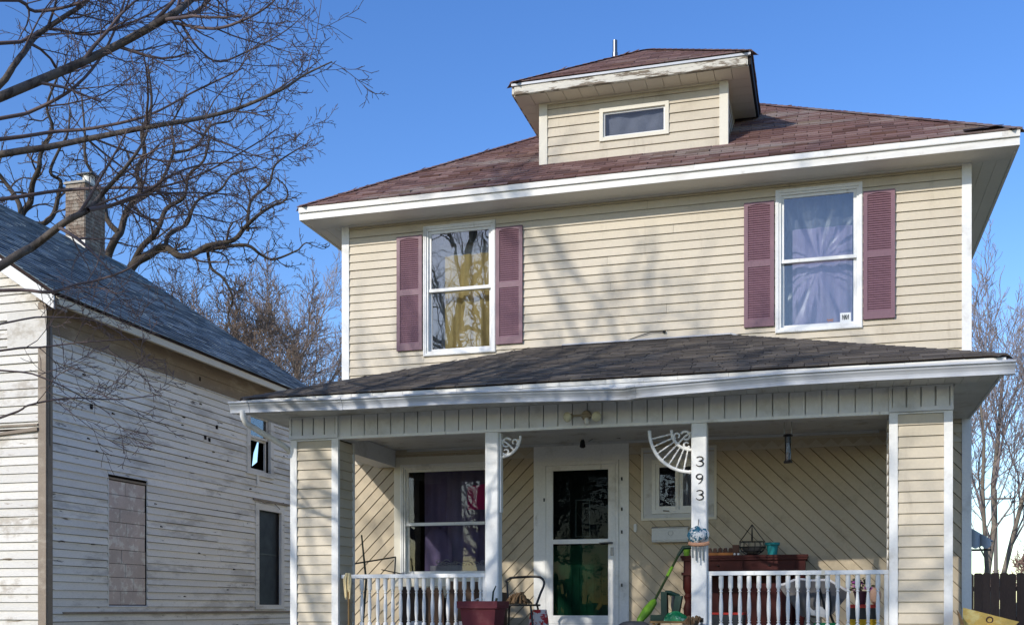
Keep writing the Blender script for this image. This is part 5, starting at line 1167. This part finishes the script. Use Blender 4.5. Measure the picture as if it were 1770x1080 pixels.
# two windows
def side_window(h, name, broken):
    y0, y1, z0, z1 = h
    def fr(m, a, b, c, d, x0_, x1_, w_, wb):
        m.box(x0_, x1_, a, a + w_, c, d); m.box(x0_, x1_, b - w_, b, c, d); m.box(x0_, x1_ - .001, a + w_, b - w_, d - w_, d - .0005); return m.box(x0_, x1_ - .001, a + w_, b - w_, c + .0005, c + wb)
    wn = fr(MB(), y0 - .075, y1 + .075, z0 - .06, z1 + .07, NX - .02, NX + .035, .12, .07).build(name, 'clap_old', nh)
    MB().box(NX - .02, NX + .05, y0 - .1, y1 + .1, z0 - .075, z0 - .0605).build('sill', 'clap_old', wn)
    if broken:
        zm = z0 + (z1 - z0) * .57
        fr(MB(), y0 + .045, y1 - .045, zm, z1 - .05, NX - .06, NX - .03, .04, .04).build('upper_sash', 'clap_old', wn)
        fr(MB(), y0 + .045, y1 - .045, z0 + .01, zm + .0, NX - .10, NX - .065, .04, .05).build('lower_sash', 'clap_old', wn)
        MB().box(NX - .046, NX - .042, y0 + .08, y1 - .08, zm + .035, z1 - .085).build('pane', 'glass_low', wn)
        MB().box(NX - .6, NX - .58, y0 - .3, y1 + .3, zm + .04, z1 + .2).build('blind', 'glass_dark', wn)
        MB().add([(NX - .082, y0 + .3, z0 + .1), (NX - .082, y0 + .36, z0 + .35), (NX - .082, y0 + .5, zm - .04), (NX - .082, y1 - .3, zm - .04), (NX - .082, y1 - .36, z0 + .2)], [(0, 1, 2, 3, 4)]).build('glass_shard', 'glass_up', wn, recalc=False)
        MB().hexa([(NX + .03, y0 + .28, z0 - .25), (NX + .04, y0 + .28, z0 - .25), (NX + .04, y0 + .26, z0 - .06), (NX + .03, y0 + .26, z0 - .06), (NX + .03, y0 + .36, z0 - .2), (NX + .04, y0 + .36, z0 - .2), (NX + .04, y0 + .35, z0 - .06), (NX + .03, y0 + .35, z0 - .06)]).build('torn_strip', 'clap_old', wn)
    else:
        MB().box(NX - .04, NX - .036, y0 + .04, y1 - .04, z0 + .005, z1 - .05).build('dark_board', 'night_board', wn)
        MB().box(NX - .036, NX - .03, y0 + .045, y1 - .045, z0 + .95, z0 + .975).build('meeting_rail', 'black', wn)
    m = MB(); m.box(NX - 1.2, NX - 1.15, y0 - .4, y1 + .4, z0 - .3, z1 + .4).box(NX - 1.15, NX - .125, y0 - .42, y0 - .4, z0 - .3, z1 + .4).box(NX - 1.15, NX - .125, y1 + .4, y1 + .42, z0 - .3, z1 + .4).box(NX - 1.15, NX - .125, y0 - .4, y1 + .4, z0 - .32, z0 - .3).box(NX - 1.15, NX - .125, y0 - .4, y1 + .4, z1 + .4, z1 + .42)
    m.build('window_dark_box', 'dark_room', wn); return wn  # same black box added behind the opening to block light
side_window(NH[1], 'broken_window', True); side_window(NH[2], 'dark_window', False)
m = MB().box(NX + .02, NX + .05, 18.35, 19.75, 1.99, 2.03).tube([(NX + .05, 18.5, 2.0), (NX + .07, 18.7, 1.96), (NX + .06, 19.1, 1.99), (NX + .07, 19.3, 1.9)], .008, 5)
m.build('rotten_head', 'wood_old', nh)

# ================================================================== FENCE, POLE
fe = thing('plank_fence', 'dark brown dog eared plank fence beside the house', 'fence', (5.0, 22, LAWN))
x = 1.75; rg = random.Random(14); fy = 22.0
while x < 8.5:
    wd = rg.uniform(.128, .15); zt = .64 + rg.uniform(-.015, .02); y0 = fy + rg.uniform(-.004, .004); tl_ = rg.uniform(-.006, .006); c = .025
    poly = [(x, LAWN), (x + wd, LAWN), (x + wd + tl_, zt - c), (x + wd - c + tl_, zt), (x + c + tl_, zt), (x + tl_, zt - c)]
    MB().prism(poly, y0, y0 + .02).build('plank', 'fence', fe); x += wd + rg.uniform(.002, .011)
for zz in (-.85, -.2, .35): MB().box(1.75, 8.6, fy + .026, fy + .07, zz - .04, zz + .04).build('fence_rail', 'fence', fe)
for xx in (1.9, 4.2, 6.5): MB().box(xx, xx + .09, fy + .071, fy + .16, LAWN - .1, .55).build('fence_post', 'fence', fe)
p = at(1722, 1000, 80)
t = thing('utility_pole', 'grey wooden utility pole far beyond the fence', 'pole', (p[0], 80, LAWN))
MB().tube([(p[0], 80, LAWN - .05), (p[0] - .05, 80, 7.9)], [.15, .11], 10).build('pole', 'pole_wood', t, True)
MB().box(p[0] - 1.1, p[0] + 1.0, 79.85, 79.95, 7.2, 7.32).build('cross_arm', 'pole_wood', t)
for xx in (-.95, -.4, .5, .85): MB().lathe([(.03, 0), (.05, .08), (.02, .14)], (p[0] + xx, 79.9, 7.321), 8).build('insulator', 'dark_plastic', t)

# ================================================================== TREES
class Tree:
    def __init__(s, seed): s.rng = np.random.default_rng(seed); s.lines = {0: [], 1: [], 2: []}
    def put(s, pts, rad, cls): s.lines[cls].append((np.asarray(pts, float), np.asarray(rad, float)))
    def grow(s, p, d, L, r, lvl, P):
        rng = s.rng; n = max(3, int(P['n'][lvl])); d = d / np.linalg.norm(d); pts = [p]; dirs = [d]; cur = P['curl'][lvl]
        bend = rng.normal(0, cur * .5, 3)
        for i in range(n):
            d = d + bend / n + rng.normal(0, cur, 3) / math.sqrt(n) + np.array((0, 0, P['up'][lvl])) / n
            d = d / np.linalg.norm(d); pts.append(pts[-1] + d * L / n); dirs.append(d)
        t = np.linspace(0, 1, n + 1); rend = max(P['rmin'], r * P['taper'][lvl]); rad = r + (rend - r) * t
        s.put(pts, rad, 0 if lvl <= P.get('tl', 1) else (1 if r > .012 else 2))
        if lvl + 1 < len(P['n']): s.spawn(np.array(pts), np.array(dirs), rad, L, lvl, P)
    def spawn(s, pts, dirs, rad, L, lvl, P, t0=None, count=None):
        rng = s.rng; n = len(pts) - 1; k = count if count is not None else int(round(P['kids'][lvl] * rng.uniform(.8, 1.2))); t0 = P['t0'][lvl] if t0 is None else t0
        az = rng.uniform(0, 6.28)
        for i in range(k):
            t = t0 + (1 - t0) * ((i + rng.uniform(.1, .9)) / k) ** .9
            q = min(n - 1, int(t * n)); f = t * n - q; p = pts[q] * (1 - f) + pts[q + 1] * f; d = dirs[q]; r = rad[q] * (1 - f) + rad[q + 1] * f
            az += 2.4 + rng.normal(0, .5)
            a = np.cross(d, (.3, .2, 1.)); a /= np.linalg.norm(a) + 1e-9; b = np.cross(d, a)
            ang = R(P['ang'][lvl]) * rng.uniform(.7, 1.3)
            nd = d * math.cos(ang) + (a * math.cos(az) + b * math.sin(az)) * math.sin(ang)
            ln = L * P['ratio'][lvl] * rng.uniform(.6, 1.25) * (1.1 - .55 * t)
            s.grow(p, nd, ln, max(P['rmin'], r * P['rr'][lvl] * rng.uniform(.75, 1.1)), lvl + 1, P)
        if P.get('fork', True) and lvl > 0:
            s.grow(pts[-1], dirs[-1] + rng.normal(0, .2, 3), L * P['ratio'][lvl] * .8, max(P['rmin'], rad[-1]), lvl + 1, P)
    def mesh(s, cls, nside, org, name, mat, parent, thin=None):
        V = []; F = []; o = 0
        for pts, rad in cls_lines(s, cls):
            k = len(pts); t = np.gradient(pts, axis=0); t /= np.linalg.norm(t, axis=1, keepdims=True) + 1e-9
            ref = np.array((0, 0, 1.)) if abs(t[0][2]) < .8 else np.array((1., 0, 0)); a = np.cross(t, ref); a /= np.linalg.norm(a, axis=1, keepdims=True) + 1e-9; b = np.cross(t, a)
            ns = nside if thin is None or rad[0] > .012 else thin
            th = np.arange(ns) * 6.28319 / ns
            ring = pts[:, None, :] + rad[:, None, None] * (a[:, None, :] * np.cos(th)[None, :, None] + b[:, None, :] * np.sin(th)[None, :, None])
            V.append(ring.reshape(-1, 3)); i = np.arange(k - 1)[:, None] * ns; j = np.arange(ns)[None, :]; jn = (j + 1) % ns
            F.append((np.stack([i + j, i + jn, i + ns + jn, i + ns + j], -1).reshape(-1, 4) + o)); o += k * ns
        if not V: return None
        V = np.concatenate(V); F = np.concatenate(F); V = V - np.array(org) + np.array((0, 0, E))
        me = bpy.data.meshes.new(name); me.vertices.add(len(V)); me.vertices.foreach_set('co', V.astype(np.float32).ravel())
        me.loops.add(F.size); me.loops.foreach_set('vertex_index', F.astype(np.int32).ravel())
        me.polygons.add(len(F)); me.polygons.foreach_set('loop_start', np.arange(len(F), dtype=np.int32) * 4); me.polygons.foreach_set('use_smooth', np.ones(len(F), bool))
        me.update(calc_edges=True); me.materials.append(MATS[mat]); ob = bpy.data.objects.new(name, me); col.objects.link(ob); ob.parent = parent
        return ob
    def finish(s, name, label, base, bark, twig, sides=(8, 5, 3), group=None):
        t = thing(name, label, 'tree', base, group); org = ORG[t.name]
        s.mesh(0, sides[0], org, 'trunk', bark, t); s.mesh((1, 2), sides[1], org, 'crown', twig, t, sides[2])
        return t
def cls_lines(s, cls): return s.lines[cls] if isinstance(cls, int) else [x for c in cls for x in s.lines[c]]

# --- near street tree: trunk left of the frame, limbs reaching across towards the house
tr = Tree(5)
tp = dep(-330, 1050, 8.0); base = (tp[0], tp[1], ground_z(tp[1]))
trunk = [(tp[0], tp[1], base[2] - .1), (tp[0] + .03, tp[1], -.4), (tp[0] - .02, tp[1] + .03, .9), (tp[0] + .02, tp[1] + .05, 2.2), (tp[0] + .06, tp[1] + .05, 3.6), (tp[0] + .05, tp[1] + .1, 5.0), (tp[0] - .05, tp[1] + .15, 6.6)]
tr.put(trunk, [.26, .21, .19, .17, .15, .11, .05], 0)
PN = dict(n=[6, 6, 5, 4, 3], curl=[.2, .22, .24, .28, .25], up=[0, .12, .12, .14, .14], taper=[.5, .35, .4, .5, .6], rmin=.002, kids=[9, 8, 6, 4], t0=[.12, .12, .15, .2], ang=[46, 44, 42, 40], ratio=[.55, .62, .55, .5], rr=[.5, .55, .6, .65], tl=-1)
limbs = [  # pixel polylines with a depth each, radius px at start and end
 ([(-330, 330), (-60, 195), (0, 168), (110, 122), (200, 80), (290, 30), (330, 0), (380, -50)], 7.7, 8.2, 11, 6),
 ([(-330, 260), (-40, 172), (30, 105), (60, 65), (110, 30), (150, 2), (190, -50)], 8.2, 9.0, 8, 4),
 ([(-330, 320), (0, 267), (74, 256), (148, 241), (259, 219), (333, 207), (407, 189), (485, 156), (526, 130), (574, 107)], 8.0, 7.2, 8, 1.2),
 ([(-330, 290), (0, 241), (93, 228), (160, 222), (255, 200), (333, 160), (396, 130), (420, 118)], 8.3, 8.8, 5, 1.2),
 ([(-330, 640), (0, 460), (60, 424), (115, 382), (152, 363), (180, 332), (221, 285), (250, 240), (262, 190)], 7.9, 7.5, 10, 1.4),
 ([(152, 363), (204, 352), (254, 330), (299, 302), (350, 285), (420, 280)], 7.6, 8.2, 4.8, 1.4),
 ([(-330, 520), (0, 502), (84, 505), (130, 492), (169, 484), (225, 463), (270, 425), (317, 393)], 8.1, 8.6, 4.5, 1.),
 ([(285, 34), (340, 20), (390, -30)], 8.0, 8.4, 5, 2.5),
 ([(300, 40), (370, 50), (426, 33), (462, 12), (480, -5)], 8.0, 7.4, 3.5, 1.2),
 ([(315, 44), (344, 85), (381, 107), (444, 81), (496, 52), (537, 15)], 8.0, 8.7, 3, .9),
 ([(-330, 400), (0, 345), (100, 330), (190, 325), (280, 322), (350, 300), (440, 250), (490, 215)], 8.4, 8.9, 5, .9),
 ([(-330, 640), (0, 606), (70, 600), (160, 590), (260, 585)], 8.0, 8.3, 3, .8),
 ([(-330, 800), (0, 722), (50, 700), (120, 688), (200, 690), (280, 682)], 7.8, 8.1, 3, .8),
 ([(-330, 600), (0, 640), (80, 655), (150, 690), (190, 715)], 7.6, 7.9, 2.4, .7),
 ([(-330, 610), (0, 560), (90, 548), (180, 560), (250, 610)], 7.7, 8.2, 2.6, .7),
 ([(-330, 90), (0, 75), (80, 50), (160, 60), (260, 25), (330, -20)], 8.6, 9.2, 5, 1.5),
 ([(-330, 50), (0, 0), (60, 20), (140, 5), (200, -30)], 8.1, 8.5, 5, 2),
 ([(-330, 290), (0, 205), (60, 190), (130, 150), (180, 90), (210, 20), (225, -40)], 8.6, 9.2, 5, 2),
 ([(150, 235), (230, 265), (300, 280), (370, 262), (450, 268), (520, 230)], 7.9, 8.2, 2.6, .8),
 ([(200, 345), (260, 380), (330, 370), (400, 385), (440, 360)], 8.3, 8.8, 2.6, .8),
]
for li, (px, d0, d1, ra, rb) in enumerate(limbs):
    n = len(px); P3 = []
    for i, (x_, y_) in enumerate(px):
        f = i / (n - 1); P3.append(dep(x_, y_, d0 + (d1 - d0) * f + .12 * math.sin(i * 2.1 + li)))
    if px[0][0] == -330: P3[0] = np.array((tp[0] + .03, tp[1] + .05, P3[0][2] - .04))
    out, dirs = smooth_line(np.array(P3)); rad = np.linspace(ra, rb, len(out)) * 6.6 / 1917
    tr.put(out, rad, 1 if ra < 7 else 0)
    vis = 9 if ra > 4 else 7
    tr.spawn(out, dirs, np.minimum(rad, .026), 1.25 if ra > 4 else 1.0, 1, {**PN, 'fork': False}, t0=.30 if px[0][0] < 0 else .08, count=vis + 1 if li not in (11, 12, 13, 14) else 5)
for q in range(4):   # crown left of the frame
    tr.grow(np.array((tp[0], tp[1] + .08, 3.2 + q * .8)), np.array((-.8 + .3 * q, .5 - .5 * q, .8)), 3.0, .08, 1, PN)
tr.finish('street_tree', 'bare street tree whose limbs reach in front of the weathered house', base, 'bark_near', 'twig_near', (9, 6, 4))

# --- gnarled oak behind the weathered house
tr = Tree(23); o_ = dep(215, 1050, 31); b_ = (o_[0], o_[1], LAWN)
tr.put([(o_[0], o_[1], LAWN - .1), (o_[0] + .1, o_[1], 2), (o_[0] - .05, o_[1], 5.0), (o_[0] + .1, o_[1], 7.3)], [.5, .42, .38, .34], 0)
PO = dict(n=[11, 9, 7, 5, 3], curl=[1.0, 1.0, .75, .5, .35], up=[.35, .25, .22, .25, .25], taper=[.3, .35, .4, .5, .6], rmin=.008, kids=[11, 7, 5, 3], t0=[.15, .12, .15, .2], ang=[50, 50, 46, 42], ratio=[.5, .58, .55, .5], rr=[.5, .55, .55, .6], tl=0)
oak = [([(205, 620), (212, 520), (226, 462), (260, 440), (288, 428), (312, 438), (337, 435), (356, 423), (399, 413), (423, 397), (450, 370), (480, 350)], 31, 29.5, 9, 2.2),
       ([(337, 435), (372, 428), (424, 428), (452, 438), (476, 447), (520, 430)], 30.3, 30.8, 4, 1.5),
       ([(195, 620), (185, 500), (183, 442), (198, 415), (207, 399), (222, 372), (228, 352), (240, 330), (235, 300), (248, 262), (246, 225), (262, 180), (258, 130)], 31, 32, 8, 1.8),
       ([(207, 399), (185, 380), (178, 352), (160, 330), (165, 300), (148, 270), (152, 225), (140, 170)], 31.3, 33, 5, 1.5),
       ([(200, 600), (120, 470), (40, 385), (50, 345), (57, 318), (67, 293), (70, 262), (88, 222), (84, 180), (100, 130)], 31, 30, 7, 1.6),
       ([(40, 385), (32, 352), (12, 318), (-12, 292), (-45, 250), (-60, 190)], 30.3, 31.5, 5, 1.6),
       ([(42, 378), (72, 384), (91, 365), (106, 338), (104, 315), (87, 298), (98, 262), (118, 232), (120, 190)], 30.3, 31.2, 5, 1.4),
       ([(226, 462), (250, 425), (272, 398), (290, 362), (318, 338), (330, 300), (352, 276), (366, 240)], 30.8, 29.5, 5.5, 1.4),
       ([(288, 428), (296, 402), (322, 386), (334, 360), (345, 340), (378, 326), (400, 300), (440, 290)], 30.5, 31.8, 4, 1.3),
       ([(356, 423), (366, 458), (392, 480), (400, 515), (392, 548), (410, 590)], 30.2, 30.8, 3, 1.2),
       ([(228, 352), (262, 338), (280, 310), (300, 262), (296, 220), (318, 180)], 31.5, 32.6, 4, 1.3),
       ([(300, 262), (338, 250), (360, 214), (400, 205), (420, 170)], 32, 32.5, 2.6, 1.1),
       ([(423, 397), (436, 350), (470, 320), (476, 285), (510, 262)], 30, 30.5, 3, 1.1)]
for li, (px, d0, d1, ra, rb) in enumerate(oak):
    n = len(px); rk = np.random.default_rng(70 + li)
    P3 = [dep(x_ + rk.normal(0, 3), y_ + rk.normal(0, 3), d0 + (d1 - d0) * i / (n - 1) + rk.normal(0, .12)) for i, (x_, y_) in enumerate(px)]
    if px[0][1] >= 600: P3[0] = np.array((o_[0] + .05, o_[1], 6.6))
    out, dirs = smooth_line(np.array(P3)); rad = np.linspace(ra, rb, len(out)) * 31 / 1917
    tr.put(out, rad, 0); tr.spawn(out, dirs, np.minimum(rad, .07), 1.9 if ra > 4.5 else 1.5, 1, {**PO, 'fork': True}, t0=.22 if px[0][1] >= 600 else .1, count=10)
tr.finish('oak_tree', 'gnarled dark bare tree behind the weathered house chimney', b_, 'bark_oak', 'twig_oak', (8, 5, 3))

# --- tan trees between the two houses, further back
PT = dict(n=[6, 6, 5, 4, 3], curl=[.3, .4, .4, .4, .35], up=[.5, .5, .4, .35, .3], taper=[.4, .4, .4, .5, .6], rmin=.0078, kids=[17, 11, 7, 4], t0=[.22, .15, .15, .2], ang=[38, 36, 36, 34], ratio=[.5, .5, .5, .5], rr=[.5, .55, .6, .6], tl=0)
for sd, px_, dp_, top, bark, tw, lab in ((3, 425, 36, 470, 'bark_oak', 'twig_tan', 'bare tan twigged tree just behind the end of the weathered house roof'), (8, 560, 40, 440, 'bark_pale', 'twig_tan', 'upright bare tree showing beside the white corner of the sided house'), (15, 330, 44, 440, 'bark_oak', 'twig_oak', 'bare twiggy tree farther off behind the gnarled tree'), (19, 500, 50, 470, 'bark_pale', 'twig_grey', 'pale bare tree in the gap farther behind both houses')):
    tr = Tree(sd); o_ = dep(px_, 1050, dp_); H_ = dep(px_, top, dp_)[2] - LAWN
    tr.grow(np.array((o_[0], o_[1], LAWN - .1)), np.array((.03, 0, 1)), H_ * .78, .17, 0, {**PT, 't0': [.3, .12, .15, .2]})
    tr.finish('bare_tree', lab, (o_[0], o_[1], LAWN), bark, tw, (7, 4, 3), 'bare trees behind the houses')
# --- right hand tree behind the fence
PRr = dict(n=[7, 7, 5, 4], curl=[.22, .3, .32, .3], up=[.35, .5, .5, .4], taper=[.35, .4, .45, .5], rmin=.006, kids=[15, 11, 7], t0=[.32, .15, .15], ang=[30, 30, 30], ratio=[.5, .48, .45], rr=[.45, .55, .6], tl=0)
tr = Tree(12); o_ = dep(1690, 1050, 30)
for dx, dy, L_, r_ in ((.10, 0, 8.2, .15), (.42, .1, 8.0, .12), (-.2, .1, 7.5, .11), (.75, -.1, 7.2, .10), (.25, -.3, 8.2, .10), (1.15, .15, 6.2, .08), (.9, .4, 6.6, .08)):
    tr.grow(np.array((o_[0] + .25 * dx, o_[1] + .2 * dy, LAWN - .1)), np.array((dx * .75, dy, 1)), L_, r_ * .72, 0, PRr)
tr.finish('multi_stem_tree', 'pale many stemmed bare tree behind the dark plank fence', (o_[0], o_[1], LAWN), 'bark_pale', 'twig_grey', (7, 4, 3))
for sd, px_, dp_, L_, lab in ((44, 1765, 95, 4.6, 'small pinkish bare tree far off beyond the fence'), (45, 1708, 120, 4.4, 'faint bare tree far off beside the utility pole')):
    tr = Tree(sd); o_ = dep(px_, 1050, dp_)
    tr.grow(np.array((o_[0], o_[1], LAWN - .1)), np.array((0, 0, 1)), L_, .14, 0, {**PT, 'rmin': .02, 'kids': [14, 8, 6, 4]})
    tr.finish('far_tree', lab, (o_[0], o_[1], LAWN), 'bark_pale', 'twig_far', (6, 4, 3))
# --- trees across the street (seen in the windows, and casting the soft shadows on the house)
PB = dict(n=[7, 6, 5, 4], curl=[.3, .45, .45, .4], up=[.25, .35, .3, .25], taper=[.4, .4, .45, .5], rmin=.012, kids=[17, 10, 7], t0=[.22, .12, .15], ang=[46, 44, 42], ratio=[.5, .5, .48], rr=[.5, .55, .6], tl=0)
for sd, x_, y_, H_, r_, lab in ((66, -7.6, -1.9, 14.5, .24, 'bare street tree on the verge behind the camera, shading the porch'), (67, -11.4, -2.4, 17.5, .23, 'tall bare street tree on the verge, shading the upper wall'), (61, -13.5, -16.5, 13, .30, 'tall bare tree across the street, casting shade on the house'), (62, -6.0, -20, 14, .3, 'broad bare tree across the street facing the porch'), (63, 3.5, -19, 13, .28, 'bare tree across the street facing the fence'), (64, -22, -19, 13, .28, 'bare tree across the street facing the weathered house')):
    tr = Tree(sd); tr.grow(np.array((x_, y_, -1.7)), np.array((.03, 0, 1)), H_ * .72, r_, 0, PB)
    tr.finish('yard_tree', lab, (x_, y_, -1.6), 'bark_oak', 'twig_grey', (7, 4, 3), 'bare trees across the street')
